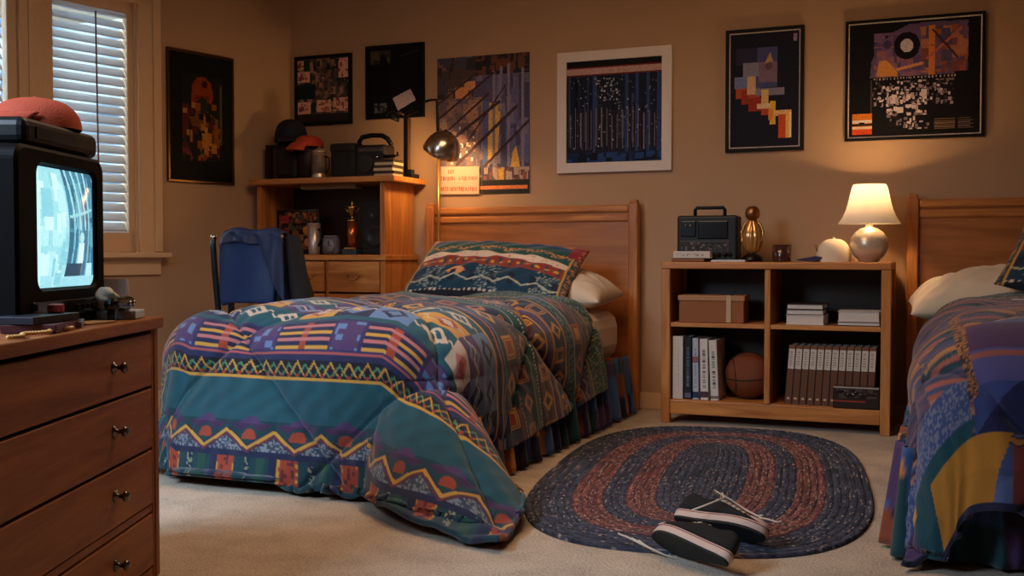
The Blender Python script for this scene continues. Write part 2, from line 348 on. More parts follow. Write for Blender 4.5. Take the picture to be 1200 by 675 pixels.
def comforter_colors(s, T, seed=0):
    """s metres across (0 at the middle), T metres up from the foot hem; returns sRGB"""
    sp = hsh(np.floor(s/.006), np.floor(T/.006), seed)
    C = np.empty(s.shape + (3,)); C[:] = TEAL
    def L(m, c): C[m] = c
    def B(a, b): return (T >= a) & (T < b)
    # hem blocks
    L(B(-1, .115), DTEAL)
    p = (s/.25) % 1.0
    L(B(0, .115) & (p < .13), NAVY); L(B(.012, .105) & (p > .13) & (p < .44), RUST)
    L(B(.012, .105) & (p > .2) & (p < .38) & (hsh(np.floor(s/.012), np.floor(T/.014), 3) > .72), MAROON)
    L(B(.012, .105) & (((p > .13) & (p < .165)) | ((p > .41) & (p < .445))), GOLD)
    L(B(.012, .105) & (((p > .13) & (p < .165)) | ((p > .41) & (p < .445))) & (hsh(np.floor(s/.008), np.floor(T/.013), 4) > .55), RUST)
    L(B(.012, .105) & (p > .6) & (p < .68), (150, 160, 130)); L(B(.012, .105) & (p > .6) & (p < .68) & (sp > .5), NAVY)
    L(B(.012, .105) & (p > .78) & (p < .92), GREEN)
    L(B(.105, .125), NAVY)
    # zigzag
    z = zig(s/.19); zl = .135 + .062*z
    L(B(.12, .23), NAVY)
    L(B(.12, .5) & (T < zl-.02) & (T > .125), (58, 74, 96)); L(B(.12, .5) & (T < zl-.02) & (T > .125) & (sp > .55), GREY)
    L(B(.12, .30) & (T > zl+.012) & (T < .235), DTEAL)
    L((np.hypot(((s/.19) % 1.0 - .5)*.19, T-.176) < .028) & (T > .168), RUST)
    st = .205 + .055*(np.floor(zig(s/.19+.5)*5)/5)
    L((T > .222) & (T < st), PURP); L((T > .2) & (T < .222) & (T > zl+.03) & (np.hypot(((s/.19) % 1.0 - .5)*.19, T-.18) > .036), (72, 44, 88))
    L((np.abs(T-zl) < .0065), GOLD); L((np.abs(T-zl+.013) < .004), (120, 50, 70))
    # plain teal .26-.39, gold line, double zigzag
    tw = .5+.5*np.sin(s*60+3*np.sin(T*30)); m = B(.262, .385); C[m] = C[m]*(.92+.12*tw[m])[:, None]
    L(B(.385, .397), GOLD); L(B(.397, .455), DK)
    z1 = .402+.048*zig(s/.072); z2 = .402+.04*zig(s/.072+.5)
    L(np.abs(T-z2) < .0045, (90, 150, 110)); L(np.abs(T-z1) < .005, GOLD); L((np.abs(T-.408) < .006) & (zig(s/.036) > .6), RUST)
    L(B(.455, .475), (40, 48, 92)); L(B(.475, .482), (190, 92, 92)); L(B(.482, .60), (56, 52, 104))
    q = (s/.36+.1) % 1.0; fl = np.floor((T-.49)/.013).astype(int) % 4
    blk = B(.49, .595) & (q < .62)
    L(blk, NAVY); L(blk & (fl == 0), GOLD); L(blk & (fl == 2), PINK)
    L(B(.49, .595) & (q > .28) & (q < .36), RUST); L(B(.505, .58) & (q > .28) & (q < .36) & (fl % 2 == 0), PINK)
    L(B(.49, .595) & (q > .66) & (q < .96), PURP); L(B(.49, .595) & (q > .66) & (q < .96) & (hsh(np.floor(s/.03), np.floor(T/.02), 7) > .7), LBLUE)
    L(B(.60, .62), TEAL)
    # patchwork on the top
    cs, ct = .15, .10; ci = np.floor(s/cs); cj = np.floor((T-.62)/ct); hh = hsh(ci, cj, 11+seed)
    lu = (s/cs) % 1.0-.5; lv = ((T-.62)/ct) % 1.0-.5; dd = np.maximum(abs(lu), abs(lv)); di = abs(lu)+abs(lv)
    m = B(.62, .92)
    for lo, hi, base, mid, cen in ((0, .2, CREAM, PINK, RUST), (.2, .36, LBLUE, NAVY, LBLUE), (.36, .52, TEAL, CREAM, TEAL), (.52, .7, GOLD, RUST, CREAM), (.7, .85, PURP, LBLUE, PURP), (.85, 1.01, NAVY, LBLUE, GOLD)):
        k = m & (hh >= lo) & (hh < hi)
        L(k, base); L(k & (di < .38), mid); L(k & (di < .2), cen)
    L(m & (np.abs(lv+.12*np.sin(lu*12)) < .035) & (hh > .3), CREAM)
    L(B(.92, .935), GOLD); L(B(.935, 1.03), NAVY)
    wv = 1.0-.012*np.sin(s*30); L(B(.935, 1.03) & (np.abs(T-wv+.02) < .006), PINK); L(B(.935, 1.03) & (np.abs(T-wv-.012) < .005), LBLUE)
    # motif squares
    def motifs(a, b_, bg, sq, inn, per, ph=0.):
        L(B(a, b_), bg); c = (a+b_)/2; h = (b_-a)/2
        lx = ((s/per+ph) % 1.0-.5)*per; ly = T-c; d = np.maximum(abs(lx)/(per*.3), abs(ly)/(h*.85)); d2 = abs(lx)/(per*.36)+abs(ly)/(h)
        alt = (np.floor(s/per+ph).astype(int) % 2) == 0
        L(B(a, b_) & alt & (d < 1), sq); L(B(a, b_) & alt & (d < .55), inn); L(B(a, b_) & ~alt & (d2 < 1), sq); L(B(a, b_) & ~alt & (d2 < .5), bg)
        L(B(a, b_) & (abs(d-.78) < .06) & alt, MAROON)
    motifs(1.03, 1.15, (30, 52, 84), GOLD, RUST, .15)
    L(B(1.15, 1.165), (150, 60, 70)); L(B(1.165, 1.21), DTEAL); L(B(1.185, 1.192) & (((s/.02) % 1) < .6), PINK)
    motifs(1.21, 1.31, (30, 40, 74), (196, 132, 84), MAROON, .13, .3)
    L(B(1.31, 1.36), GREEN); L(B(1.33, 1.336), (170, 190, 190)); L(B(1.36, 1.40), DTEAL); L(B(1.375, 1.382) & (((s/.018) % 1) < .5), CREAM)
    motifs(1.40, 1.52, (84, 46, 60), GOLD, (150, 60, 40), .14, .6)
    L(B(1.52, 1.53), GOLD); L(B(1.53, 1.58), PURP); L(B(1.58, 1.60), (196, 132, 60))
    motifs(1.60, 1.70, (36, 48, 84), (214, 150, 70), NAVY, .12, .1)
    L(B(1.70, 1.712), GOLD); L(B(1.712, 1.80), DTEAL); L(B(1.73, 1.79) & (sp > .72), (120, 150, 140)); L(B(1.80, 1.81), (160, 180, 180))
    motifs(1.81, 1.92, (48, 40, 80), (190, 90, 60), GOLD, .16, .2)
    L(B(1.92, 1.93), GOLD); L(B(1.93, 2.02), NAVY); L(B(1.93, 2.02) & (np.abs(T-1.975-.03*(zig(s/.09)-.5)) < .006), (190, 100, 110))
    L(B(2.02, 2.4), GREEN); L(B(2.02, 2.4) & (sp > .86), (170, 170, 150)); L(B(2.06, 2.068), GOLD); L(T > 2.40, DTEAL)
    return C

def comforter_colors_2(s, T, seed=5):
    """the second bed's quilt: large blue, gold and teal patches at the foot, streaked mauve and rust bands above; s grows to the right"""
    sp = hsh(np.floor(s/.006), np.floor(T/.006), seed)
    C = np.empty(s.shape + (3,)); C[:] = TEAL
    def L(m, c): C[m] = c
    def B(a, b): return (T >= a) & (T < b)
    e = -s-.60                                     # overhang on the left side
    streak = hsh(np.floor((T*1.0+s*.45+.02*np.sin(s*9))/.017), np.floor(s/.30), 21)
    st2 = hsh(np.floor((T+s*.45)/.007), np.floor(s/.12+.3*np.sin(T*20)), 22)
    for lo, hi, c in ((0, .17, (84, 84, 120)), (.17, .34, (70, 90, 140)), (.34, .46, (190, 104, 92)), (.46, .60, (58, 50, 92)), (.60, .72, (200, 140, 110)), (.72, .84, (120, 88, 116)), (.84, .93, (34, 84, 98)), (.93, 1.01, (214, 150, 76))):
        L((streak >= lo) & (streak < hi), c)
    k = st2 > .80; C[k] = C[k]*.55 + np.array((180, 120, 120))*.45
    k = st2 < .12; C[k] = C[k]*.5 + np.array(NAVY)*.5
    # foot face: patches
    m = B(-1, .56) & (s > -.46)
    L(m, (40, 66, 126)); pi = np.floor((s+.34)/.12).astype(int); pj = np.floor(T/.09).astype(int); hp = hsh(pi, pj, 31)
    for lo, hi, c in ((0, .25, (84, 108, 170)), (.25, .5, NAVY), (.5, .75, (40, 60, 120)), (.75, 1.01, (66, 58, 124))): L(m & (hp >= lo) & (hp < hi), c)
    tri = ((s+.34)/.12) % 1.0 > (T/.09) % 1.0
    k = m & tri; C[k] = C[k]*.6 + np.array((120, 136, 190))*.4
    L(B(-1, .17) & (s > -.34) & (s < -.24), (140, 60, 52)); L(B(.02, .15) & (s > -.06) & (s < .06), RUST)
    u = m & B(.195, .42)
    L(u & (s < -.22), (60, 84, 160)); L(u & (s < -.22) & (T-.195 < (s+.46)*1.0), (30, 40, 96)); L(u & (s >= -.22) & (s < .14), TEAL); L(u & (s >= .14), (70, 76, 150)); L(u & (s < -.22) & (T > .33), (96, 96, 168))
    L(m & (np.abs(T-.18-.004*np.sin(s*140)) < .012), DK); L(m & (np.abs(T-.18-.004*np.sin(s*140)) < .007), (206, 130, 54))
    fl = np.floor(T/.013).astype(int) % 3
    L(m & B(.42, .56), (92, 64, 116)); L(m & B(.42, .54) & (fl == 0) & (s > -.26), (214, 184, 140)); L(m & B(.42, .54) & (fl == 1) & (s > -.26), (150, 66, 66)); L(m & B(.42, .54) & (fl == 2) & (s > -.26), (50, 56, 100))
    L(m & (np.abs(T-.405) < .008), (176, 100, 92))
    L(B(.56, .70) & (s > -.44) & (((s+.45)/.2) % 2 < 1), (84, 104, 170)); L(B(.56, .61) & (s > -.45) & (((s+.45)/.2) % 2 > 1), TEAL)
    L(B(.70, .725) & (s > -.4), GOLD); L(B(.70, .725) & (s > -.4) & (sp > .5), CREAM); L(B(.725, .80) & (s > -.3), (70, 68, 120)); L(B(.80, .81) & (s > -.3), PINK)
    # ribbon along the left shoulder
    k = (np.abs(s+.46) < .015) & (T < 1.0) & (T > .30); L(k, (70, 60, 70)); L(k & (sp > .45), (196, 130, 80))
    # corner blocks
    kk = (s < -.475)
    L(kk & (T < .36), (66, 92, 156)); L(kk & (T < .36) & (sp > .6), (130, 140, 170)); L(kk & (T < .25), (18, 84, 100)); L((s < -.40+.3*T) & (s > -.80+.3*T) & (T < .20), (206, 138, 44)); L((s < -.86) & (T > .20) & (T < .25), GOLD); L((s < -.9) & (T < .25), (84, 60, 110))
    L((T < .02), NAVY)
    # head end
    L(B(2.18, 2.22), (60, 50, 60)); L(B(2.18, 2.22) & (sp > .5), GOLD); L(B(2.22, 2.6), GREEN); L(B(2.22, 2.6) & (sp > .9), (190, 170, 140)); L(B(2.32, 2.33), RUST)
    return C

def drape(name, mirror, W, Ltop, OS, OF, top, flare_r, flare_l, colors, seed, side_fl=.10, stretch=.0, ns=400, ntt=470):
    """quilt laid over a W x Ltop bed top: local x across, -y to the foot (0 at the head end); hangs OS at the sides and OF at the foot"""
    Rr = .21; q = Rr
    s = np.linspace(-(W/2+OS), W/2+OS, ns)
    tt = np.linspace(0, 1, ntt); tot = Ltop+OF; t = tot*(1-(1-tt)**1.35) if False else tot*(tt**.75)
    Sg, Tg = np.meshgrid(s, t)
    Cc = colors(Sg*(-1 if mirror else 1)*1.0, tot-Tg)
    osc = 1.0-.26*np.clip(1-Tg/(Ltop), 0, 1)                  # shorter overhang towards the head
    a0 = np.maximum(np.abs(Sg)-(W/2-q), 0); a0 = np.where(a0 > q, q+(a0-q)*osc, a0)
    b0 = np.maximum(Tg-(Ltop-q), 0)
    sgn = np.sign(Sg); r = np.hypot(a0, b0)+1e-9; ca, sa = a0/r, b0/r
    corner = (2*ca*sa)**1.0                                    # 1 on the corner diagonal
    right = sgn > 0
    fl = np.where(right, flare_r, flare_l)*corner + side_fl*ca*ca*(1-corner) + .20*sa*sa*(1-corner)
    shrink = 1-np.where(right, -stretch, .16)*corner; r = r*shrink
    # hanging folds
    per = np.minimum(Tg, Ltop-q) + np.arctan2(b0, a0)*.45 - np.minimum(np.abs(Sg), W/2-q)
    hang = np.clip((r-Rr*.8)/.45, 0, 1.3)
    fold = (.012*np.sin(per*6.5+seed)+.006*np.sin(per*17+seed*2+.9*np.sin(per*5)))*hang*(1+1.0*corner)
    arc = Rr*PI/2
    h = np.where(r < arc, Rr*np.sin(np.minimum(r, arc)/Rr), Rr+(r-arc)*fl)
    v = np.where(r < arc, Rr*(1-np.cos(np.minimum(r, arc)/Rr)), Rr+(r-arc)*np.sqrt(np.maximum(1-fl*fl, 0)))
    floor_v = top-.03
    over = np.maximum(v-floor_v, 0); v = np.minimum(v, floor_v); h = h+over*.55+fold
    X = np.where(a0 > 0, sgn*(W/2-q), Sg) + sgn*ca*h*(a0 > 0)
    Y = -(np.where(b0 > 0, Ltop-q, Tg) + sa*h*(b0 > 0)); Z = top-v
    # loose hills on the top
    topm = np.clip(1-r/.3, 0, 1)
    Z = Z + topm*(.012*np.sin(Sg*5+seed)*np.cos(Tg*4.1+seed) + .008*np.sin(Sg*11+Tg*7))
    P = np.stack([X, Y, Z], -1)
    du = np.gradient(P, axis=1); dv = np.gradient(P, axis=0); N = np.cross(dv, du); N /= np.linalg.norm(N, axis=-1, keepdims=True)+1e-9
    if N[5, ns//2, 2] < 0: N = -N
    # quilting puffs: diagonal stitch lines
    g = .86; d1 = np.abs((((Sg+ (tot-Tg))/g+.12) % 1.0)-.5)*g; d2 = np.abs((((Sg-(tot-Tg))/g+.37) % 1.0)-.5)*g
    ds = np.minimum(d1, d2)*.7; puff = (1-np.exp(-(ds/.05)**1.2))*.018 + .022*np.clip(ds/.25, 0, 1)
    puff += -.010*np.exp(-(ds/.008)**2)
    # fine creases
    cr = .0035*np.sin(per*70+4*np.sin((tot-Tg)*9+seed)+2*np.sin(per*13))*hang*(.4+.6*np.sin(per*6+1)**2)
    cr += .003*np.sin((Sg*1.2+Tg)*46+3*np.sin(Sg*9+Tg*5))*np.clip(1-ds/.13, 0, 1)
    P = P + N*(puff+cr)[..., None]
    P[..., 2] = np.maximum(P[..., 2], .030)
    if mirror: P[..., 0] *= -1
    n, mcols = P.shape[:2]
    i, j = np.meshgrid(np.arange(n-1), np.arange(mcols-1), indexing='ij'); qd = (i*mcols+j).ravel()
    F = np.stack([qd, qd+mcols, qd+mcols+1, qd+1], -1) if not mirror else np.stack([qd, qd+1, qd+mcols+1, qd+mcols], -1)
    me = bpy.data.meshes.new(name); me.from_pydata(P.reshape(-1, 3).tolist(), [], F.tolist())
    me.polygons.foreach_set('use_smooth', [True]*len(F)); me.materials.append(FABRIC)
    Cc = Cc*.82+Cc.mean(-1, keepdims=True)*.06; paint(me, nlin(Cc.reshape(-1, 3)), 'POINT')
    o = bpy.data.objects.new(name, me); COL.objects.link(o)
    sd = o.modifiers.new('filling', 'SOLIDIFY'); sd.thickness = .018; sd.offset = -1
    return o

def pillow_mesh(name, w, d, h, m, colors=None, n=70, power=2.4, pinch=.10, flange=0.):
    """cushion lying flat: w along x, d along y, puffed h high, corners drawn out"""
    U, V = np.meshgrid(np.linspace(-1, 1, n), np.linspace(-1, 1, n))
    e = np.clip(1-np.abs(U)**power, 0, 1)**.55*np.clip(1-np.abs(V)**power, 0, 1)**.55
    X = U*w/2*(1-pinch*(1-V*V)*np.abs(U)**2*0+0) ; Y = V*d/2
    X = X*(1-pinch*.6*(1-np.abs(V)**2)); Y = Y*(1-pinch*(1-np.abs(U)**2)) 
    wr = .006*np.sin(U*9+V*5+2*np.sin(V*7))+.004*np.sin(U*21-V*17)
    top = np.stack([X, Y, e*(h*.62)+wr*e], -1); bot = np.stack([X, Y, -e*(h*.38)], -1)
    V0 = np.concatenate([top.reshape(-1, 3), bot.reshape(-1, 3)])
    i, j = np.meshgrid(np.arange(n-1), np.arange(n-1), indexing='ij'); q = (i*n+j).ravel(); N0 = n*n
    F = np.concatenate([np.stack([q, q+1, q+n+1, q+n], -1), np.stack([q+N0, q+n+N0, q+n+1+N0, q+1+N0], -1)])
    me = bpy.data.meshes.new(name); me.from_pydata(V0.tolist(), [], F.tolist())
    if colors is not None:
        c = nlin(colors(U, V).reshape(-1, 3)); paint(me, np.concatenate([c, c]), 'POINT')
    bm = bmesh.new(); bm.from_mesh(me); bmesh.ops.remove_doubles(bm, verts=list(bm.verts), dist=1e-5); bm.to_mesh(me); bm.free()
    me.polygons.foreach_set('use_smooth', [True]*len(me.polygons)); me.materials.append(m)
    o = bpy.data.objects.new(name, me); COL.objects.link(o); return o

def sham_colors(U, V):
    C = np.empty(U.shape+(3,)); C[:] = (28, 82, 84); sp = hsh(np.floor(U*60), np.floor(V*40), 3)
    def L(m, c): C[m] = c
    v = V+.05*U*U
    L(v < -.28, (24, 62, 84)); L((v < -.28) & (v > -.92) & (sp > .75) & (np.sin(U*9+1) > .1), (150, 160, 150)); L((v > -.62) & (v < -.34) & (np.abs(U+.35)+np.abs(v+.48)*.7 < .13), (226, 150, 90))
    L((v > -.75) & (v < -.45) & (zig(U*4) < .3), (28, 40, 60)); L((np.abs(v+.72-.14*zig(U*3)) < .02), (180, 180, 160))
    L((v < -.9) & (v > -1.02), (24, 30, 44)); L((np.abs(v+.9) < .012) & (((U*16) % 1) < .5), CREAM)
    L((v > -.28) & (v < .02), (150, 58, 48)); L((v > -.24) & (v < -.02) & (zig(U*7) > .75), (52, 74, 80)); L((v > -.16) & (v < -.1) & (zig(U*9+.5) > .6), GOLD)
    L((v > .02) & (v < .2), (232, 206, 184)); L((v > .06) & (v < .16) & (sp > .9), (190, 130, 90))
    L((v > .2) & (v < .62), (36, 84, 78)); L((v > .26) & (v < .55) & (np.abs(v-.40-.10*(zig(U*3.5)-.5)) < .05), (204, 150, 92)); L((v > .26) & (v < .55) & (np.abs(v-.40-.10*(zig(U*3.5)-.5)) < .05) & (sp > .5), (40, 60, 70))
    L((v > .62) & (v < .8), (34, 70, 110)); L((v > .8), (170, 84, 50)); L((v > .84) & (sp > .7), GOLD)
    L((np.abs(U) > .93), (24, 70, 76)); L((np.abs(np.abs(U)-.93) < .012), GOLD); L((U > .86) & (v > .5), (150, 40, 50)); L((np.abs(U) > .95) & (sp > .7), (200, 130, 80))
    return C

SHEET = mat('cream_cotton', (226, 206, 180), .85, noise=.03, nscale=6, bump=.12, bscale=30, sheen=.2)
def make_bed(cx, mirror, foot_y, labels, hw=.59):
    """frame, mattress, quilt, pillows and skirt of one bed; head against the back wall"""
    bd = empty('twin_bed', (cx, 0, 0)); tag(bd, labels[0], 'bed')
    for sx in (-1, 1):
        MB().box(sx*.615-.027, sx*.615+.027, 5.605, 5.665, 0, 1.125, b=.008).box(sx*.615-.022, sx*.615+.022, 5.61, 5.66, 1.12, 1.145, b=.008).build('headboard_post', OAKZ, bd)
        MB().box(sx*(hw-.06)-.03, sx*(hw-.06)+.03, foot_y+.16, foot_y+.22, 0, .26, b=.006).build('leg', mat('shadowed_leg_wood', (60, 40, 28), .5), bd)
        MB().box(sx*(hw-.03)-.012, sx*(hw-.03)+.012, foot_y+.16, 5.61, .17, .29, b=.003).build('side_rail', OAKY, bd)
    MB().box(-.59, .59, 5.615, 5.655, 1.075, 1.118, b=.014).build('top_rail', OAK, bd)
    MB().box(-.59, .59, 5.618, 5.652, 1.025, 1.066, b=.012).build('middle_rail', OAK, bd)
    MB().box(-.59, .59, 5.628, 5.645, .25, 1.075).build('headboard_panel', OAK_PANEL, bd)
    MB().box(-hw+.02, hw-.02, foot_y+.16, 5.60, .24, .285).build('slat_base', OAKY, bd)
    mt = MB().box(cx-hw, cx+hw, foot_y+.16, 5.49, .29, .56, b=.09).build('mattress', SHEET); tag(mt, labels[1], 'mattress')
    # skirt: gathered cloth round the open side and the far side
    Lb = 5.35-foot_y; out = MB(); hgt = .30; side = -1 if mirror else 1
    n = 420; Pv = []; xs = hw+.035; ly = foot_y+.13; rc = .05
    La = 5.45-ly-rc; Lc = rc*PI/2; Lf = (2*xs-rc) if mirror else 0.0; tot = La+Lc+Lf
    n = int(tot/.0045)
    for kz in range(14):
        row = []; f_ = kz/13; am = .012+.016*(1-f_)
        for i in range(n):
            d = tot*i/(n-1); off = .03*(1-f_)+am*math.sin(d*50+1.3*math.sin(d*11))+.006*math.sin(d*130)
            if d < La: px, py, nx_, ny_ = xs, 5.45-d, 1, 0
            elif d < La+Lc:
                a = (d-La)/rc; px, py, nx_, ny_ = xs-rc+rc*math.cos(a), ly+rc-rc*math.sin(a), math.cos(a), -math.sin(a)
            else: px, py, nx_, ny_ = xs-rc-(d-La-Lc), ly, 0, -1
            row.append((cx+side*(px+nx_*off), py+ny_*off, .012+f_*hgt))
        Pv.append(row)
    sk = MB().grid(Pv); o = sk.build('bed_skirt', FABRIC, fix=False)
    co = np.array([p for r in Pv for p in r]); hh = hsh(np.floor((co[:, 1]+co[:, 0])/.055), np.floor(co[:, 2]/.11), 9)
    cc = np.empty((len(co), 3)); cc[:] = (36, 34, 60)
    for lo, hi, c in ((0, .2, (64, 96, 150)), (.2, .38, (26, 70, 78)), (.38, .5, (140, 70, 46)), (.5, .6, (200, 130, 60)), (.6, .7, (80, 56, 100))): cc[(hh >= lo) & (hh < hi)] = c
    paint(o.data, nlin(cc), 'POINT'); sd = o.modifiers.new('cloth', 'SOLIDIFY'); sd.thickness = .003
    tag(o, labels[2], 'bed skirt')
    return bd

B1X, B1F = -2.23, 3.30
make_bed(B1X, False, B1F, ['honey oak bed frame with panelled headboard between the desk and the bookcase', 'cream sheeted mattress showing under the striped pillow beside the bookcase', 'dark patterned gathered bed skirt under the left bed, beside the braided rug'])
q1 = drape('comforter', False, 1.24, 4.98-B1F+.06, .46, .52, .62, .84, .22, comforter_colors, 1.3, stretch=.20)
q1.location = (B1X, 4.98, 0); tag(q1, 'teal comforter with gold zigzags and rust hem blocks, on the left bed', 'comforter', 'patterned comforters')
p = pillow_mesh('pillow', .84, .46, .22, SHEET, power=3.0, pinch=.06); p.location = (-2.04, 5.27, .665); p.rotation_euler = (R(3), R(6), 0)
tag(p, 'cream pillow lying flat under the striped pillow on the left bed', 'pillow', 'cream pillows')
p = pillow_mesh('pillow', .92, .46, .17, FABRIC, sham_colors, n=110, power=2.6, pinch=.05, flange=.04); p.location = (-2.22, 5.12, .752); p.rotation_euler = (R(38), R(3), R(-2))
tag(p, 'patterned pillow with cream and rust stripes leaning on the left headboard', 'pillow', 'patterned pillows')

B2X, B2F = .42, 3.03
make_bed(B2X, True, B2F, ['honey oak bed frame on the right, headboard cut by the right edge', 'cream sheeted mattress of the bed at the right edge', 'patterned bed skirt of the bed at the right edge, facing the rug'], hw=.52)
q2 = drape('comforter', True, 1.14, 5.12-B2F, .44, .36, .64, .05, .10, lambda s, T: comforter_colors_2(-s if False else s, T), 3.9, side_fl=.0)
q2.location = (B2X+.025, 5.12, 0); q2.rotation_euler.z = R(1.0); tag(q2, 'blue and mauve patchwork comforter with a gold block, on the right bed', 'comforter', 'patterned comforters')
p = pillow_mesh('pillow', .74, .42, .22, SHEET, power=3.0, pinch=.06); p.location = (.17, 5.28, .655); p.rotation_euler = (R(6), R(-8), R(3))
tag(p, 'cream pillow lying on the right bed under a patterned pillow', 'pillow', 'cream pillows')
p = pillow_mesh('pillow', .90, .56, .20, FABRIC, sham_colors, n=110, power=2.6, pinch=.05); p.location = (.66, 5.10, .78); p.rotation_euler = (R(38), R(14), R(-10))
tag(p, 'patterned pillow cut by the right edge of the photo', 'pillow', 'patterned pillows')
o = MB().box(-.045, .045, -.03, .03, 0, .012, b=.004).build('card', PAPER, loc=(.19, 3.5, .69), rot=(0, R(4), .3)) if False else None

cd = MB().box(-.03, .03, -.02, .02, 0, .004, b=.001).build('paper_slip', PAPER, loc=(.225, 4.3, .682), rot=(0, 0, .3)); tag(cd, 'small white slip lying on the right bed quilt, at the edge of the photo', 'paper')

# ------------------------------------------------------------------ bookcase
bc = empty('bookcase', (-.8175, 5.25, 0)); tag(bc, 'low honey oak bookcase with four compartments between the two beds', 'bookcase')
x0, x1 = -.5455, .5455
MB().box(x0, x1, -.005, .40, .775, .810, b=.006).build('top', OAK, bc)
for a in (x0, x1-.045):
    MB().box(a, a+.045, 0, .045, 0, .775, b=.005).box(a, a+.045, .35, .395, 0, .775, b=.005).box(a+.012, a+.034, .04, .36, .05, .775).build('side_panel', OAKZ, bc)
MB().box(x0+.045, x1-.045, .004, .03, .048, .118, b=.004).build('bottom_rail', OAK, bc)
MB().box(x0+.03, x1-.03, .02, .385, .100, .121).build('bottom_shelf', OAK, bc)
MB().box(x0+.045, -.035, .012, .385, .485, .507, b=.003).build('shelf', OAK, bc)
MB().box(-.007, x1-.045, .012, .385, .485, .507, b=.003).build('shelf', OAK, bc)
MB().box(-.035, -.007, .006, .385, .121, .775, b=.003).build('divider', OAKZ, bc)
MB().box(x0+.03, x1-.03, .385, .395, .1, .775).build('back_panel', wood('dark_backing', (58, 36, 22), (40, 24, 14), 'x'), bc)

def book(name, w, d, h, cover, label, loc, rot=(0, 0, 0), group=None, spine_cv=None, pages=PAPER, cat='book', gain=1.):
    """upright book: spine towards -y, w thick along x, d deep, h tall"""
    e = empty(name, loc, rot=rot); tag(e, label, cat, group)
    MB().box(-w/2, -w/2+.002, 0, d, 0, h).box(w/2-.002, w/2, 0, d, 0, h).box(-w/2, w/2, 0, .003, 0, h).build('cover', cover, e)
    MB().box(-w/2+.002, w/2-.002, .003, d-.004, .004, h-.004).build('pages', pages, e)
    if spine_cv is not None: sheet('spine_print', spine_cv, w*.96, h, PRINT, e, (0, -.001, 0), t=.0008, gain=gain)
    return e
def spine(bg, fg, seed, blocks=()):
    c = Canvas(10, 80, bg)
    for (v0, v1, col) in blocks: c.rect(0, 1, v0, v1, col)
    r = np.random.RandomState(seed); v = .2
    while v < .82:
        c.rect(.3, .7, v, v+r.uniform(.008, .02), fg, .8); v += r.uniform(.02, .035)
    return c
books = [(.062, .315, (206, 196, 182), (196, 180, 165), 'thick plain off-white book, leftmost in the bookcase', ()),
         (.040, .315, (26, 34, 48), (120, 130, 150), 'thin dark navy book beside the thick off-white one', ((.03, .1, (90, 100, 120)),)),
         (.034, .308, (176, 182, 190), (90, 110, 160), 'grey-blue book with coloured marks on its spine, third from left', ((.02, .12, (40, 52, 90)), (.6, .7, (150, 90, 80)))),
         (.046, .305, (212, 204, 194), (60, 50, 60), 'white book with a dark mark at the foot of its spine', ((.04, .14, (80, 50, 60)),)),
         (.046, .300, (208, 202, 192), (40, 40, 44), 'white book with a dark title, leaning beside the basketball', ((.03, .07, (120, 110, 110)),))]
bx = -1.318+.002
for i, (w_, h_, bg, fg, lab, bl) in enumerate(books):
    cvr = mat('cover_%s' % ['cream', 'navy', 'bluegrey', 'white', 'offwhite'][i], bg, .6)
    lean = [0, -.0, -.012, -.02, -.045][i]
    book('book', w_*.86, .20, h_, cvr, lab, (bx+w_/2+[0, 0, .004, .008, .014][i], 5.285, .1215), (0, lean, 0), 'tall books on the lower left shelf', spine(bg, fg, i+3, bl)); bx += w_
# basketball
bb_ = empty('basketball', (-.955, 5.42, .122+.118)); tag(bb_, 'brown basketball in the lower left compartment of the bookcase', 'ball')
b2 = MB(); prof = [(.118*math.sin(PI*i/24), -.118*math.cos(PI*i/24)) for i in range(25)]; b2.lathe(prof, 40); b2.build('ball_cover', mat('orange_brown_leather', (122, 62, 34), .5, noise=.1, nscale=60, bump=.5, bscale=420), bb_, rot=(.5, .3, .2))
sm = MB(); rr = .1185
sm.tube([(rr*math.cos(a), rr*math.sin(a), 0) for a in np.linspace(0, 2*PI, 49)[:-1]], .0022, 6, closed=True)
sm.tube([(rr*math.cos(a), 0, rr*math.sin(a)) for a in np.linspace(0, 2*PI, 49)[:-1]], .0022, 6, closed=True)
for sg in (-1, 1):
    sm.tube([(math.copysign(1, sg)*(rr*math.cos(.62+.25*math.cos(2*a))*.0+ .075), (rr**2-.075**2)**.5*math.cos(a), (rr**2-.075**2)**.5*math.sin(a)) for a in np.linspace(0, 2*PI, 49)[:-1]], .0022, 6, closed=True)
sm.build('seams', mat('black_rubber', (16, 14, 14), .7), bb_, rot=(.12, -.08, .3))
# encyclopedia volumes
BR = mat('brown_leatherette', (96, 58, 36), .5, noise=.1)
def vol_cv():
    c = Canvas(10, 90, (104, 66, 44)); c.rect(0, 1, .60, .94, (206, 194, 180)); c.rect(.0, 1, .955, 1, (120, 76, 50)); c.rect(.3, .7, .64, .90, (120, 100, 90), .5)
    for v in (.66, .70, .74, .78, .82, .86): c.rect(.3, .7, v, v+.012, (230, 220, 210))
    c.rect(0, 1, .585, .598, (60, 36, 24)); c.rect(.3, .7, .08, .11, (200, 180, 150)); c.rect(0, .08, 0, 1, (50, 30, 22)); return c
v0 = book('encyclopedia_volume', .0325, .21, .285, BR, 'x', (-.745, 5.30, .1225), (0, .07, 0), 'encyclopedia volumes on the lower right shelf', vol_cv(), cat='book')
for i in range(12):
    v = v0 if i == 0 else copy_tree(v0); v.location.x = -.745+i*.0345; v.rotation_euler = (0, .07-.0028*i, 0)
    if i > 0: v.location.z = .1225
    v['label'] = ('brown encyclopedia volume leaning at the left end of its row' if i == 0 else 'brown encyclopedia volume at the right end of its row, beside the bed quilt' if i == 11 else 'brown encyclopedia volume with pale spine band, %s from the left in its row' % ['', 'second', 'third', 'fourth', 'fifth', 'sixth', 'seventh', 'eighth', 'ninth', 'tenth', 'eleventh'][i])
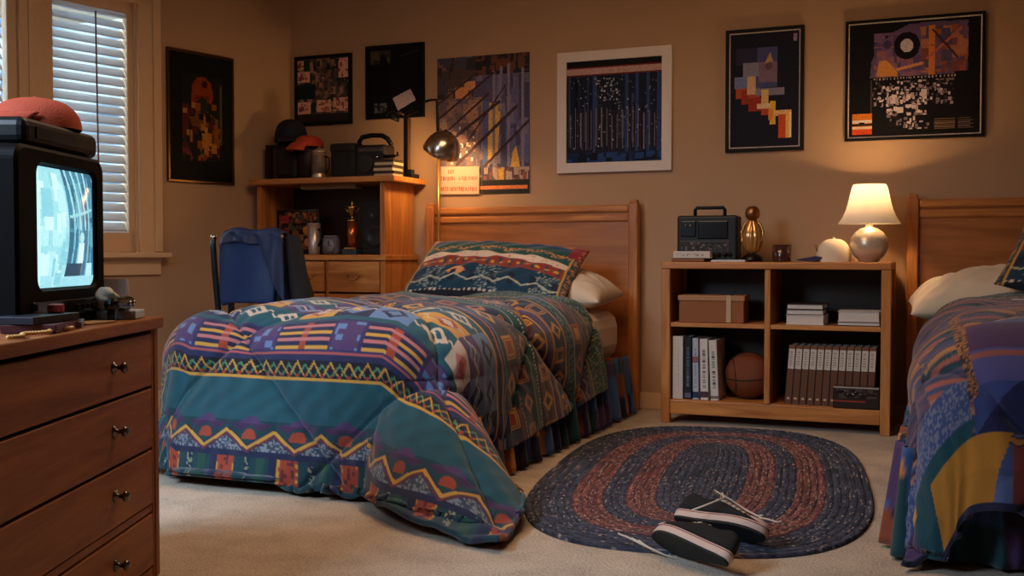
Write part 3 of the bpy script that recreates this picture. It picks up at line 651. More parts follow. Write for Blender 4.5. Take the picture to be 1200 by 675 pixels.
# cassette rack in front
cr = empty('cassette_case', (-.425, 5.272, .1215)); tag(cr, 'low dark glossy case standing in front of the encyclopedia volumes', 'case')
MB().box(-.105, .105, -.014, .014, 0, .105, b=.003).build('case_body', mat('smoked_plastic', (40, 30, 28), .2, coat=.5), cr)
c_ = Canvas(80, 40, (52, 40, 36)); c_.rect(0, 1, .93, 1, (170, 160, 150)); c_.rect(0, .7, .28, .34, (150, 60, 50)); c_.blotch(.05, .95, .45, .9, [(80, 66, 60), (30, 24, 24)], 40, .1, 4); c_.blotch(.05, .95, .6, .85, [(190, 180, 170)], 6, .03, 5)
sheet('front_card', c_, .205, .10, GLAZED, cr, (0, -.0155, .002), t=.001)
# cardboard box
cb = empty('cardboard_box', (-1.125, 5.37, .508), R(4)); tag(cb, 'brown cardboard box with a strip of tape in the upper left compartment', 'box')
CARD = mat('brown_cardboard', (146, 92, 56), .75, noise=.1, nscale=9)
MB().box(-.16, .16, -.08, .14, 0, .118, b=.004).build('carton', CARD, cb)
MB().box(-.165, .165, -.085, .145, .108, .135, b=.004).build('lid', mat('pale_cardboard', (176, 130, 92), .7, noise=.12, nscale=14), cb)
MB().box(.075, .098, -.0868, .1, .002, .1365).build('tape', mat('shiny_tape', (196, 170, 140), .25, coat=.4), cb)
# flat book stacks
def flat_book(w_, d_, t_, cover, label, loc, rz, group):
    e = empty('book', loc, rz); tag(e, label, 'book', group)
    MB().box(-w_/2, w_/2, 0, d_, 0, .003).box(-w_/2, w_/2, 0, d_, t_-.003, t_).box(-w_/2, w_/2, d_-.003, d_, 0, t_).build('cover', cover, e)
    MB().box(-w_/2+.004, w_/2-.004, .004, d_-.004, .003, t_-.003).build('pages', PAPER, e)
DBR = mat('dark_brown_cover', (62, 42, 36), .5)
zz = .508
for i, (w_, t_, rz, lab) in enumerate(((.180, .048, 0, 'thick pale book, bottom of the three-book stack'), (.176, .026, .03, 'pale book in the middle of the three-book stack'), (.172, .026, -.02, 'pale book, topmost of the three-book stack'))):
    flat_book(w_, .2, t_, DBR if i else PAPER, lab, (-.668, 5.30, zz), rz, 'stack of three books on the upper right shelf'); zz += t_
zz = .508
for i, (w_, t_, rz, cov, lab) in enumerate(((.195, .020, .0, DBR, 'thin brown book under the pale book, beside the right bookcase post'), (.190, .050, .02, PAPER, 'pale thick book lying on a thin brown one beside the right bookcase post'))):
    flat_book(w_, .2, t_, cov, lab, (-.42, 5.30, zz), rz, 'stack of two books on the upper right shelf'); zz += t_

# on top of the bookcase
TOPZ = .811
rd = empty('radio_cassette_player', (-1.155, 5.36, TOPZ), R(2)); tag(rd, 'black portable radio cassette player with a carry handle on the bookcase', 'radio')
RB = mat('radio_black', (14, 16, 17), .5)
MB().box(-.152, .152, -.015, .12, 0, .232, b=.012).build('body', RB, rd)
MB().tube([(-.07, .04, .225), (-.07, .04, .262), (-.062, .04, .272), (.072, .04, .272), (.08, .04, .262), (.08, .04, .225)], .009, 10).build('handle', BLACK, rd)
MB().box(-.130, -.055, -.022, -.01, .125, .205, b=.004).build('tuner_panel', BLACKGLOSS, rd)
MB().box(-.045, .105, -.022, -.01, .115, .205, b=.004).build('cassette_door', BLACKGLOSS, rd)
c_ = Canvas(100, 30, (44, 42, 44)); c_.blotch(.02, .98, .1, .9, [(92, 80, 78), (24, 24, 26), (120, 104, 96), (70, 50, 54)], 60, .05, 2, 2.5); c_.rect(0, 1, .92, 1, (80, 84, 88))
sheet('control_strip', c_, .25, .06, PRINT, rd, (-.01, -.018, .045), t=.003)
for kx in (-.105, -.082): MB().lathe([(.0, -.001), (.006, 0), (.006, .008), (0, .009)], 12, M=Matrix.Translation((kx, -.022, .182)) @ Matrix.Rotation(PI/2, 4, 'X')).build('knob', CHROME, rd)
for kx in (.06, .09, .115): MB().lathe([(0, 0), (.011, 0), (.010, .010), (0, .011)], 14, M=Matrix.Translation((kx, -.018, .035)) @ Matrix.Rotation(PI/2, 4, 'X')).build('dial', GUN, rd)
# boxes of tapes in front of the radio
tb = empty('video_case', (-1.215, 5.292, TOPZ+.016)); tag(tb, 'white video case with a printed spine lying before the radio', 'case')
MB().box(-.093, .093, -.02, .035, 0, .036, b=.003).build('case_body', PAPER, tb)
c_ = Canvas(90, 16, (206, 200, 192)); c_.blotch(.05, .85, .3, .75, [(120, 116, 112), (170, 166, 160)], 50, .03, 7, 4); c_.rect(0, 1, 0, .08, (120, 110, 100)); sheet('spine_label', c_, .184, .033, PRINT, tb, (0, -.0215, .0015), t=.001)
o = MB().box(-.11, .055, -.03, .035, 0, .0155, b=.002).build('paperback', mat('brown_cover', (130, 78, 44), .6), loc=(-1.205, 5.292, TOPZ)); tag(o, 'thin brown paperback under the white video case', 'book')
o = MB().box(-.085, .085, -.035, .02, 0, .006).box(-.08, .086, -.033, .02, .006, .010).build('magazine', mat('glossy_white_magazine', (206, 200, 200), .35), loc=(-1.03, 5.29, TOPZ), rot=(0, 0, R(-3))); tag(o, 'thin white magazine lying between radio and bronze figurine', 'magazine')
# bronze/glass figurine
fg = empty('figurine', (-.938, 5.40, TOPZ)); tag(fg, 'amber and gold figurine with a round head beside the radio', 'figurine')
AMB = mat('amber_glass', (206, 150, 84), .12, metal=.55, coat=.6, noise=.3, nscale=30)
MB().lathe([(0, 0), (.050, 0), (.052, .012), (.046, .026), (.030, .036), (.012, .042), (0, .043)], 28).build('base', GUN, fg)
b2 = MB(); prof = [(.012, .04), (.034, .055), (.046, .085), (.049, .115), (.045, .145), (.034, .175), (.018, .200), (.012, .212)]
n = 48; vs = []; fs = []
for i in range(n):
    a = 2*PI*i/n; k = 1+.10*math.cos(a*12)
    for r_0, z_0 in prof: vs.append((r_0*k*math.cos(a), r_0*k*math.sin(a)*.8, z_0))
K = len(prof); fs = [(i*K+q, ((i+1) % n)*K+q, ((i+1) % n)*K+q+1, i*K+q+1) for i in range(n) for q in range(K-1)]
b2.add(vs, fs, True); b2.build('fluted_body', AMB, fg)
MB().lathe([(0, .205), (.018, .207), (.034, .222), (.037, .242), (.033, .262), (.02, .275), (0, .278)], 24).build('head', mat('bronze', (150, 98, 58), .3, metal=.8, noise=.4, nscale=40), fg)
for sx in (-1, 1):
    MB().tube([(sx*.016, 0, .203), (sx*.04, .0, .185), (sx*.054, -.005, .15), (sx*.050, -.01, .105), (sx*.03, -.02, .085)], [.006, .007, .006, .005, .004], 8).build('arm', AMB, fg)
# mug
mg = empty('mug', (-.79, 5.38, TOPZ)); tag(mg, 'small dark glossy mug between the figurine and the cream cap', 'mug')
MB().lathe([(0, 0), (.044, 0), (.046, .004), (.046, .084), (.043, .084), (.042, .008), (0, .007)], 32).build('cup', mat('dark_glaze', (70, 40, 32), .15, coat=.7, noise=.6, nscale=45), mg)
MB().tube([(.0, .044, .07), (.0, .066, .068), (.0, .074, .045), (.0, .062, .022), (.0, .044, .018)], .005, 8).build('handle', mat('dark_glaze', (70, 40, 32)), mg)
def cap_crown(rx, ry, h, n=36, m=14):
    """six-panel crown"""
    P = []
    for i in range(m):
        t = i/(m-1); zz = h*math.sin(t*PI/2)**.9; rr_ = math.cos(t*PI/2)**.72
        P.append([(rx*rr_*math.cos(2*PI*k/n)*(1-.01*(1 if k % 6 == 0 else 0)), ry*rr_*math.sin(2*PI*k/n)*(1-.01*(1 if k % 6 == 0 else 0)), zz) for k in range(n+1)])
    return P
def cap_bill(r0, ln, w, droop, lift=.016, n=20):
    """bill reaching out to -x"""
    P = []
    for i in range(10):
        t = i/9; row = []
        for k in range(n+1):
            a = -1.15+2.3*k/n; r = r0+ln*t*math.cos(a*.9)**.8 if abs(a) < 1.7 else r0
            y = r0*math.sin(a)*(1-t)+w*math.sin(a)*t; x = -(r0*math.cos(a)*(1-t)+(r0+ln)*math.cos(a*.95)*t)
            row.append((x, y, .014+lift*(1-t)-droop*t*t-1.2*y*y*t))
        P.append(row)
    return P
cp = empty('baseball_cap', (-.545, 5.39, TOPZ), R(4)); tag(cp, 'cream baseball cap with a navy bill between mug and lit lamp', 'cap')
MB().grid(cap_crown(.084, .090, .112)).build('crown', mat('cream_twill', (232, 214, 190), .85, bump=.2, bscale=300), cp)
o = MB().grid(cap_bill(.074, .100, .085, .002)).build('bill', mat('navy_twill', (52, 50, 84), .8), cp, fix=False); sd = o.modifiers.new('t', 'SOLIDIFY'); sd.thickness = .005
MB().lathe([(0, .111), (.007, .112), (.006, .117), (0, .118)], 12).build('button', mat('cream_twill', (232, 214, 190)), cp)
MB().box(-.012, .012, -.002, .002, -.017, .017, b=.001, M=Matrix.Translation((-.080, -.022, .066)) @ Matrix.Rotation(R(-18), 4, 'Y') @ Matrix.Rotation(R(75), 4, 'Z')).build('badge', mat('brown_badge', (120, 80, 50), .6), cp)
# lamp
lp = empty('table_lamp', (-.385, 5.42, TOPZ)); tag(lp, 'lit table lamp with a white shade and round silvery base on the bookcase', 'lamp')
MB().lathe([(0, 0), (.042, 0), (.046, .006), (.055, .014), (.075, .035), (.087, .065), (.089, .088), (.083, .115), (.066, .142), (.040, .160), (.018, .168), (.014, .185), (.014, .20), (0, .20)], 44).build('lamp_base', mat('brushed_silver_glaze', (214, 198, 176), .28, metal=.35, noise=.2, nscale=7), lp)
shm = bpy.data.materials.new('lamp_shade_fabric'); shm.use_nodes = True; nt = shm.node_tree; nt.nodes.remove(nt.nodes['Principled BSDF'])
df_ = nt.nodes.new('ShaderNodeBsdfDiffuse'); df_.inputs['Color'].default_value = (.85, .80, .74, 1); tl = nt.nodes.new('ShaderNodeBsdfTranslucent'); tl.inputs['Color'].default_value = (.92, .80, .66, 1)
mxs = nt.nodes.new('ShaderNodeMixShader'); mxs.inputs[0].default_value = .17
nt.links.new(df_.outputs[0], mxs.inputs[1]); nt.links.new(tl.outputs[0], mxs.inputs[2]); nt.links.new(mxs.outputs[0], nt.nodes['Material Output'].inputs['Surface'])
pr_ = [(.144, .183), (.139, .190), (.123, .215), (.108, .250), (.097, .290), (.088, .330), (.081, .358), (.074, .372)]
P = [[(r0*math.cos(2*PI*k/64)*(1+.008*math.cos(k*PI)), r0*math.sin(2*PI*k/64)*(1+.008*math.cos(k*PI)), z0) for k in range(65)] for r0, z0 in pr_]
MB().grid(P).build('lamp_shade', shm, lp)
MB().tube([(.014*0, 0, .20), (0, 0, .235)], .012, 12).build('socket', BRASS, lp)
BULB = mat('lit_bulb', (255, 220, 170), .4, emit=(255, 214, 160), estr=6)
MB().lathe([(0, .232), (.012, .235), (.014, .260), (.026, .292), (.028, .312), (.02, .332), (0, .338)], 20).build('bulb', BULB, lp)
point('table_lamp_light', (-.385, 5.42, TOPZ+.315), 24, (1, .60, .27), .035)
bpy.data.objects['bulb'].visible_shadow = True

# ------------------------------------------------------------------ desk with hutch
dk = empty('desk', (-3.405, 5.28, 0)); tag(dk, 'honey oak desk with a hutch in the back left corner', 'desk')
MB().box(-.455, .455, -.01, .40, .812, .845, b=.006).build('desk_top', OAK, dk)
MB().box(.415, .445, .0, .39, 0, .812, b=.003).build('side_panel', OAKZ, dk)
MB().box(-.445, -.415, .0, .39, 0, .812, b=.003).build('side_panel', OAKZ, dk)
MB().box(-.415, .415, .02, .385, .60, .61).box(-.03, .415, .03, .385, .06, .08).box(.055, .075, .004, .385, .06, .812, b=.002).box(-.185, -.165, .004, .385, .60, .812, b=.002).box(-.18, -.155, .01, .385, 0, .62).box(.05, .43, .003, .02, 0, .06).build('carcass', OAKZ, dk)
def drawer(par, a0, a1, z0, z1, mtl, handle='bail'):
    d = MB().box(a0, a1, -.008, .012, z0, z1, b=.004).build('drawer', mtl, par)
    c = (a0+a1)/2; zc = (z0+z1)/2
    h = MB()
    for sx in (-1, 1): h.lathe([(0, 0), (.008, 0), (.007, .012), (0, .014)], 12, M=Matrix.Translation((c+sx*.035, -.008, zc+.008)) @ Matrix.Rotation(PI/2, 4, 'X'))
    h.tube([(c-.035, -.018, zc+.008), (c-.032, -.022, zc-.010), (c-.015, -.024, zc-.018), (c+.015, -.024, zc-.018), (c+.032, -.022, zc-.010), (c+.035, -.018, zc+.008)], .003, 8)
    h.build('handle', mat('antique_brass', (190, 160, 120), .25, metal=1.), d)
drawer(dk, .080, .412, .632, .806, OAK); drawer(dk, -.160, .050, .632, .806, OAK)
drawer(dk, .080, .412, .45, .622, OAK); drawer(dk, .080, .412, .09, .44, OAK); drawer(dk, -.410, -.190, .632, .806, OAK); drawer(dk, -.150, .050, .45, .622, OAK)
HT = 1.29
MB().box(-.475, .505, .0, .40, HT-.033, HT, b=.006).build('hutch_top', OAK, dk)
MB().box(.395, .425, .035, .39, .845, HT-.033, b=.002).build('hutch_side', OAKZ, dk); MB().box(-.440, -.410, .035, .39, .845, HT-.033, b=.002).build('hutch_side', OAKZ, dk)
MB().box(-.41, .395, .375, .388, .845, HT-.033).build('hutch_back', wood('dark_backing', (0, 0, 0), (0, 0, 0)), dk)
MB().box(-.18, .20, .10, .19, HT-.060, HT-.034, b=.006).build('under_shelf_light', mat('dull_lamp_housing', (150, 128, 96), .4), dk)

# things inside the hutch
DZ = .846
c_ = Canvas(90, 72, (30, 22, 20)); c_.blotch(0, 1, 0, 1, [(120, 70, 40), (40, 30, 24), (150, 90, 50), (70, 60, 50), (20, 16, 18), (110, 40, 34)], 180, .12, 12); c_.rect(.05, .25, .72, .92, (150, 50, 40)); c_.circ(.72, .55, .10, (196, 130, 60)); c_.circ(.75, .25, .10, (200, 130, 100)); c_.circ(.35, .6, .08, (60, 66, 50)); c_.grain(.2)
pf = empty('picture_frame', (-3.662, 5.47, DZ), R(3)); pf.scale = (.88, 1, 1); tag(pf, 'dark framed colour picture standing in the desk hutch', 'picture')
MB().box(-.165, .165, 0, .012, 0, .016, b=.002).box(-.165, .165, 0, .012, .254, .27, b=.002).box(-.165, -.149, 0, .012, 0, .27, b=.002).box(.149, .165, 0, .012, 0, .27, b=.002).build('frame', BLACKGLOSS, pf)
sheet('print', c_, .30, .24, GLAZED, pf, (0, .004, .015)); MB().box(-.03, .03, .012, .016, .01, .16).box(-.03, .03, .05, .056, 0, .004).build('easel', BLACK, pf)
tm = empty('tumbler', (-3.515, 5.42, DZ)); tag(tm, 'tall pale metal tumbler between the framed picture and the small clock', 'tumbler')
MB().lathe([(0, 0), (.032, 0), (.034, .03), (.038, .185), (.034, .186), (.031, .02), (0, .018)], 28).build('cup', mat('pale_brushed_metal', (205, 190, 185), .3, metal=.6), tm)
MB().tube([(.036, -.01, .15), (.056, -.015, .14), (.060, -.015, .09), (.035, -.01, .05)], .006, 8).build('handle', BLACK, tm)
ck = empty('desk_clock', (-3.40, 5.40, DZ)); tag(ck, 'small grey clock with a round top beside the trophy', 'clock')
MB().box(-.055, .055, 0, .05, 0, .105, b=.02).build('case', mat('smoky_grey', (96, 92, 100), .25, coat=.5), ck)
MB().lathe([(0, 0), (.038, 0), (.038, .003), (0, .004)], 28, M=Matrix.Translation((0, -.001, .052)) @ Matrix.Rotation(PI/2, 4, 'X')).build('dial', mat('clock_dial', (130, 126, 134), .4), ck)
MB().box(-.003, .003, -.006, -.004, .052, .08).box(-.002, .02, -.006, -.004, .050, .054).build('hands', BLACK, ck)
MB().box(-.04, .04, .01, .04, .104, .112, b=.003).build('top_bar', mat('grey_bar', (150, 145, 140), .4), ck)
tr = empty('trophy', (-3.272, 5.45, DZ)); tag(tr, 'cup trophy on a copper column standing in the desk hutch', 'trophy')
MB().box(-.05, .05, -.04, .04, 0, .032, b=.003).build('base', mat('dark_marble', (44, 60, 72), .2, coat=.5), tr)
MB().box(-.040, .040, -.03, .03, .032, .04, b=.002).build('plinth', BRASS, tr)
MB().lathe([(0, .04), (.030, .04), (.030, .195), (0, .195)], 30).build('column', mat('copper_foil', (206, 112, 62), .25, metal=.85, noise=.2, nscale=20), tr)
MB().lathe([(0, .195), (.033, .195), (.033, .203), (.012, .208), (.006, .222), (.012, .232), (.020, .245), (.027, .270), (.030, .285), (.026, .285), (.02, .262), (0, .25)], 26).build('cup', BRASS, tr)
for sx in (-1, 1): MB().tube([(sx*.026, 0, .276), (sx*.044, 0, .288), (sx*.046, 0, .268), (sx*.020, 0, .244)], .003, 8).build('handle', BRASS, tr)
MB().tube([(0, 0, .25), (0, 0, .29), (0, 0, .31), (0, 0, .322)], [.004, .008, .005, .002], 8).build('finial', BRASS, tr)
sk = empty('speaker', (-3.13, 5.46, DZ)); tag(sk, 'black box speaker inside the hutch beside the trophy', 'speaker')
MB().box(-.082, .082, 0, .16, 0, .31, b=.005).build('cabinet', mat('speaker_black', (16, 15, 15), .5), sk)
for zc, rr_ in ((.11, .062), (.235, .032)):
    MB().lathe([(rr_, 0), (rr_*1.06, .003), (rr_*.95, .006), (rr_*.5, -.006), (0, -.004)], 28, M=Matrix.Translation((0, -.001, zc)) @ Matrix.Rotation(PI/2, 4, 'X')).build('cone', mat('cone_grey', (36, 34, 36), .35), sk)

# things on top of the hutch
HZ = HT+.001
for k, (bx, lab, c_) in enumerate(((-3.865+.03, 'black binder at the left end of the desk hutch top', (26, 22, 22)), (-3.80+.015, 'dark brown binder beside the leftmost black one on the hutch top', (58, 40, 32)))):
    e = book('binder', .042, .22, .215 if k == 0 else .20, mat('binder_%d' % k, c_, .5), lab, (bx, 5.42, HZ), (0, 0, 0), 'binders on the hutch', pages=BLACK, cat='binder')
cs = empty('rounded_case', (-3.70, 5.46, HZ)); tag(cs, 'black rounded case under the navy cap on the hutch top', 'case')
MB().box(-.075, .075, -.06, .06, 0, .23, b=.03).build('case_body', mat('case_black', (20, 18, 18), .6), cs)
MB().box(-.05, .05, -.065, -.06, .03, .2, b=.002).build('flap', mat('case_flap', (32, 26, 24), .7), cs)
cp2 = empty('baseball_cap', (-3.70, 5.46, HZ+.231), R(120)); tag(cp2, 'dark navy cap on top of the black case on the hutch', 'cap')
MB().grid(cap_crown(.092, .10, .135)).build('crown', mat('deep_navy_twill', (24, 26, 48), .8), cp2)
o = MB().grid(cap_bill(.086, .065, .085, .02)).build('bill', mat('deep_navy_twill', (0, 0, 0)), cp2, fix=False); sd = o.modifiers.new('t', 'SOLIDIFY'); sd.thickness = .005
bx_ = empty('storage_tin', (-3.565, 5.45, HZ)); tag(bx_, 'dark upright tin under the orange-red cap on the hutch', 'tin')
MB().lathe([(0, 0), (.07, 0), (.07, .185), (.064, .19), (0, .19)], 26).build('tin_body', mat('dark_tin', (34, 24, 22), .5), bx_)
cp3 = empty('baseball_cap', (-3.555, 5.43, HZ+.192), R(60)); tag(cp3, 'orange-red cap lying on the hutch top beside the navy cap', 'cap')
MB().grid(cap_crown(.09, .085, .07)).build('crown', mat('orange_red_twill', (178, 62, 34), .8), cp3)
o = MB().grid(cap_bill(.084, .065, .08, .035)).build('bill', mat('orange_red_twill', (0, 0, 0)), cp3, fix=False); sd = o.modifiers.new('t', 'SOLIDIFY'); sd.thickness = .005
cn = empty('tankard', (-3.465, 5.40, HZ)); tag(cn, 'silvery tankard with a figure print on the hutch top', 'tankard')
c_ = Canvas(60, 60, (170, 150, 130)); c_.rect(.2, .55, .1, .9, (70, 56, 50)); c_.circ(.36, .62, .1, (150, 120, 100)); c_.rect(.3, .42, .15, .5, (140, 120, 110)); c_.rect(0, 1, .0, .08, (90, 110, 120)); c_.rect(.7, .9, 0, 1, (226, 210, 190))
MB().lathe([(0, 0), (.046, 0), (.048, .01), (.044, .02), (.044, .150), (.040, .152), (.038, .01), (0, .01)], 32).build('cup', mat('pewter', (190, 170, 150), .3, metal=.7, noise=.4, nscale=22), cn)
MB().lathe([(.0448, .03), (.0455, .032), (.0455, .135), (.0448, .137)], 32).build('printed_band', mat('stein_print', (96, 80, 70), .4, noise=.8, nscale=30), cn)
MB().lathe([(0, .152), (.043, .152), (.040, .165), (.015, .178), (.006, .19), (0, .192)], 24).build('lid', mat('pewter', (0, 0, 0)), cn)
MB().tube([(.043, 0, .13), (.068, 0, .12), (.070, 0, .06), (.044, 0, .03)], .005, 8).build('handle', GUN, cn)
# camera bag and boombox
cbx = empty('camera_bag', (-3.315, 5.48, HZ)); tag(cbx, 'black soft camera bag on the hutch top left of the black radio', 'bag')
MB().box(-.085, .085, -.07, .08, 0, .195, b=.025).build('bag_body', mat('black_nylon', (22, 20, 20), .75, bump=.3, bscale=90), cbx)
MB().box(-.087, .087, -.078, .082, .15, .205, b=.02).build('bag_flap', mat('black_nylon_flap', (30, 26, 24), .7), cbx)
br = empty('portable_radio', (-3.135, 5.46, HZ)); tag(br, 'black portable radio with a thick carry handle on the desk hutch', 'radio')
MB().box(-.095, .095, -.04, .09, 0, .19, b=.012).build('body', mat('radio_body_dark', (30, 28, 28), .4), br)
MB().tube([(-.10, .02, .17), (-.105, .02, .215), (-.085, .02, .242), (-.02, .02, .250), (.05, .02, .246), (.085, .02, .225), (.11, .02, .19)], .014, 10).build('handle', BLACK, br)
MB().lathe([(0, 0), (.05, 0), (.053, .004), (.045, .006), (0, .002)], 26, M=Matrix.Translation((-.03, -.041, .08)) @ Matrix.Rotation(PI/2, 4, 'X')).build('speaker_grille', mat('grille', (48, 44, 42), .5, metal=.3), br)
MB().box(-.07, .08, -.046, -.04, .148, .172, b=.002).build('tuning_window', mat('tuning_glass', (70, 66, 60), .2, coat=.5), br)
for k in range(3): MB().lathe([(0, 0), (.008, 0), (.007, .009), (0, .01)], 12, M=Matrix.Translation((.05, -.041, .045+.035*k)) @ Matrix.Rotation(PI/2, 4, 'X')).build('knob', CHROME, br)
CL = mat('clear_jewel_case', (196, 180, 150), .15, coat=.6, noise=.2)
for k in range(6):
    o = MB().box(-.062, .062, -.06, .06, 0, .010).box(-.062, .062, -.06, .06, .013, .0155).box(-.060, .060, -.058, .058, .010, .013).build('disc_case', CL if k % 2 == 0 else mat('dark_case_spine', (60, 48, 40), .3), loc=(-3.012+.004*math.sin(k*2.), 5.42, HZ+k*.0162), rot=(0, 0, .05*math.sin(k*1.7)))
    tag(o, ['pale', 'dark', 'pale', 'dark', 'pale', 'dark'][k] + ' flat case stacked beside the lamp post, ' + ['lowest', 'second from below', 'third from below', 'fourth from below', 'fifth from below', 'topmost'][k], 'case', 'stack of flat cases on the hutch')
ty = empty('toy_plane', (-3.01, 5.43, HZ+.098)); tag(ty, 'small dark metal model aeroplane on top of the flat cases', 'model')
MB().tube([(-.055, 0, .018), (-.04, 0, .022), (.02, 0, .022), (.055, 0, .024)], [.003, .011, .010, .004], 10).build('fuselage', GUN, ty)
MB().box(-.018, .008, -.06, .06, .024, .028, b=.001).box(.042, .056, -.022, .022, .024, .027, b=.001).box(.045, .056, -.0015, .0015, .024, .045).build('wings', GUN, ty)
MB().tube([(-.01, -.02, .0), (-.01, -.01, .018)], .002, 6).tube([(-.01, .02, 0), (-.01, .01, .018)], .002, 6).tube([(.03, 0, 0), (.03, 0, .016)], .002, 6).build('stand', GUN, ty)

# black clamp lamp post on the hutch
ps = empty('desk_lamp', (-2.945, 5.53, HZ)); tag(ps, 'unlit black desk lamp post with a small head on the hutch top', 'lamp')
MB().box(-.045, .05, -.05, .05, 0, .022, b=.004).box(.018, .05, -.05, -.01, .02, .045, b=.004).build('base', BLACK, ps)
MB().box(-.022, .006, -.014, .014, .02, .345, b=.003).build('post', BLACK, ps)
MB().box(.006, .011, -.013, .013, .02, .345).build('edge_strip', mat('aged_brass', (180, 130, 70), .3, metal=.9), ps)
MB().tube([(-.01, 0, .345), (-.01, 0, .365), (.03, -.01, .378), (.09, -.03, .372)], [.016, .014, .01, .008], 10).tube([(-.01, 0, .36), (-.045, -.02, .38), (-.07, -.04, .365)], .009, 10).build('arm', GUN, ps)
MB().lathe([(0, .03), (.02, .028), (.034, .012), (.042, -.012), (.038, -.014), (.018, .02), (0, .022)], 22, M=Matrix.Translation((-.07, -.045, .352)) @ Matrix.Rotation(R(30), 4, 'Y')).build('lamp_head', BLACK, ps)
# floor lamp
FL = (-2.755, 5.545)
fp = empty('floor_lamp', (*FL, 0)); tag(fp, 'lit floor lamp with a thin pole and chrome dome behind the left bed', 'lamp')
MB().lathe([(0, 0), (.045, 0), (.045, .015), (.014, .022), (0, .022)], 26).build('base', BLACK, fp)
MB().tube([(0, 0, .02), (0, 0, 1.42)], .0085, 12).build('pole', mat('brass_pole', (150, 112, 64), .3, metal=.85), fp)
MB().tube([(0, 0, 1.42), (-.004, 0, 1.56), (-.008, 0, 1.70), (-.012, 0, 1.735), (-.05, -.005, 1.735), (-.09, -.01, 1.725)], .008, 10).build('upper_stem', GUN, fp)
MB().tube([(0, 0, 1.42), (.02, -.04, 1.45), (.035, -.08, 1.47)], .007, 8).build('joint', GUN, fp)

DM = Matrix.Translation((.085, -.11, 1.455)) @ Matrix.Rotation(R(30), 4, 'Y') @ Matrix.Rotation(R(14), 4, 'X') @ Matrix.Scale(1.18, 4)
prof = [(.090, -.035), (.092, -.033), (.088, -.01), (.078, .02), (.062, .045), (.042, .064), (.02, .074), (.0, .076)]
inn = [(r0*.95, z0-.004) for r0, z0 in prof[1:-1]][::-1]
P = [[(r0*math.cos(2*PI*k/48), r0*math.sin(2*PI*k/48), z0) for k in range(49)] for r0, z0 in prof]
o = MB().grid(P, M=DM).build('lamp_shade', mat('smoky_chrome', (214, 198, 178), .22, metal=1.), fp); sd = o.modifiers.new('t', 'SOLIDIFY'); sd.thickness = .0015
MB().lathe([(.013, .0), (.022, -.012), (.022, -.024), (.012, -.034), (0, -.036)], 18, M=DM).tube([(0, 0, .06), (0, 0, 0)], .012, 12, M=DM).build('bulb', mat('lit_spot_bulb', (255, 210, 150), .4, emit=(255, 200, 130), estr=10), fp)
MB().tube([(-.02, 0, .076), (0, 0, .085), (.02, 0, .076)], .005, 8, M=DM).build('finial', CHROME, fp)
pl = DM @ Vector((0, 0, -.05)); point('floor_lamp_light', (FL[0]+pl.x, FL[1]+pl.y, pl.z), 6.5, (1, .56, .22), .03)

# ------------------------------------------------------------------ chair with jacket
ch = empty('desk_chair', (-3.335, 4.55, 0), R(4)); tag(ch, 'blue padded desk chair with dark metal frame facing the desk', 'chair')
VBL = mat('blue_vinyl', (30, 58, 110), .45, noise=.06, bump=.08, bscale=50)
P = []
for i in range(17):
    t = i/16; row = []
    for k in range(25):
        u = -1+2*k/24; wd = .166*(1-.06*(1-t))*(1 if t > .15 else .9+.1*(t/.15)**.5)
        row.append((u*wd, -.02+.045*(1-u*u)*-.6+.02*t, .60+.345*t-.02*abs(u)**6))
    P.append(row)
b2 = MB().grid(P); o = b2.build('backrest', VBL, ch, fix=False); sd = o.modifiers.new('pad', 'SOLIDIFY'); sd.thickness = .045; sd.offset = 0
bv = o.modifiers.new('b', 'BEVEL'); bv.width = .012; bv.segments = 3; bv.limit_method = 'ANGLE'
MB().box(-.20, .20, .02, .43, .43, .49, b=.022).build('seat', VBL, ch)
for sx in (-1, 1):
    MB().tube([(sx*.195, -.03, .935), (sx*.198, -.035, .90), (sx*.19, -.03, .75), (sx*.178, -.02, .55), (sx*.172, .0, .40), (sx*.175, -.03, .15), (sx*.18, -.06, .0)], [.012, .015, .016, .016, .014, .013, .012], 12).build('leg', mat('dark_blue_metal', (52, 62, 74), .3, metal=.7), ch)
    MB().tube([(sx*.172, .40, .43), (sx*.178, .42, .2), (sx*.185, .44, 0)], .012, 12).build('leg', mat('dark_blue_metal', (0, 0, 0)), ch)
    MB().lathe([(0, -.016), (.014, -.012), (.018, 0), (.014, .012), (0, .016)], 16, c=(sx*.196, -.033, .935)).build('end_cap', CHROME, ch)
    MB().box(sx*.10-.014, sx*.10+.014, -.03, -.015, .42, .62).build('back_support', mat('dark_blue_metal', (0, 0, 0)), ch)
# jacket thrown over the right of the backrest
jk = MB(); P = []
for i in range(30):
    t = i/29; row = []
    for k in range(22):
        u = k/21
        yy = -.07+.19*t if t < .5 else .025+.15*(t-.5)
        row.append((0, 0, 0))
    P.append(row)
def jacket_pt(u, t):
    """u 0..1 across the top rail, t 0 rear hem .. 1 front hem"""
    x = -.135+.345*u
    f = .008*math.sin(u*17+t*5)+.006*math.sin(u*31-t*3)
    drop_r = .04+.30*max(0, (u-.62)/.38)**.8; drop_f = .14+.30*u**2
    top = .965+.016*math.sin(u*PI)+.01*math.sin(u*9)-.035*max(0, u-.8)*5*.3
    if t < .38:
        q = 1-t/.38; return (x+.02*q*u, -.058-.012*q-f, top-.03-drop_r*q)
    if t < .55:
        a = (t-.38)/.17*PI; return (x, -.012-.046*math.cos(a)+0*f, top-.03+.032*math.sin(a))
    q = (t-.55)/.45; return (x+.10*q*u*u, .034+.05*q+f, top-.03-drop_f*q*1.3)
P = [[jacket_pt(k/39, i/49) for k in range(40)] for i in range(50)]
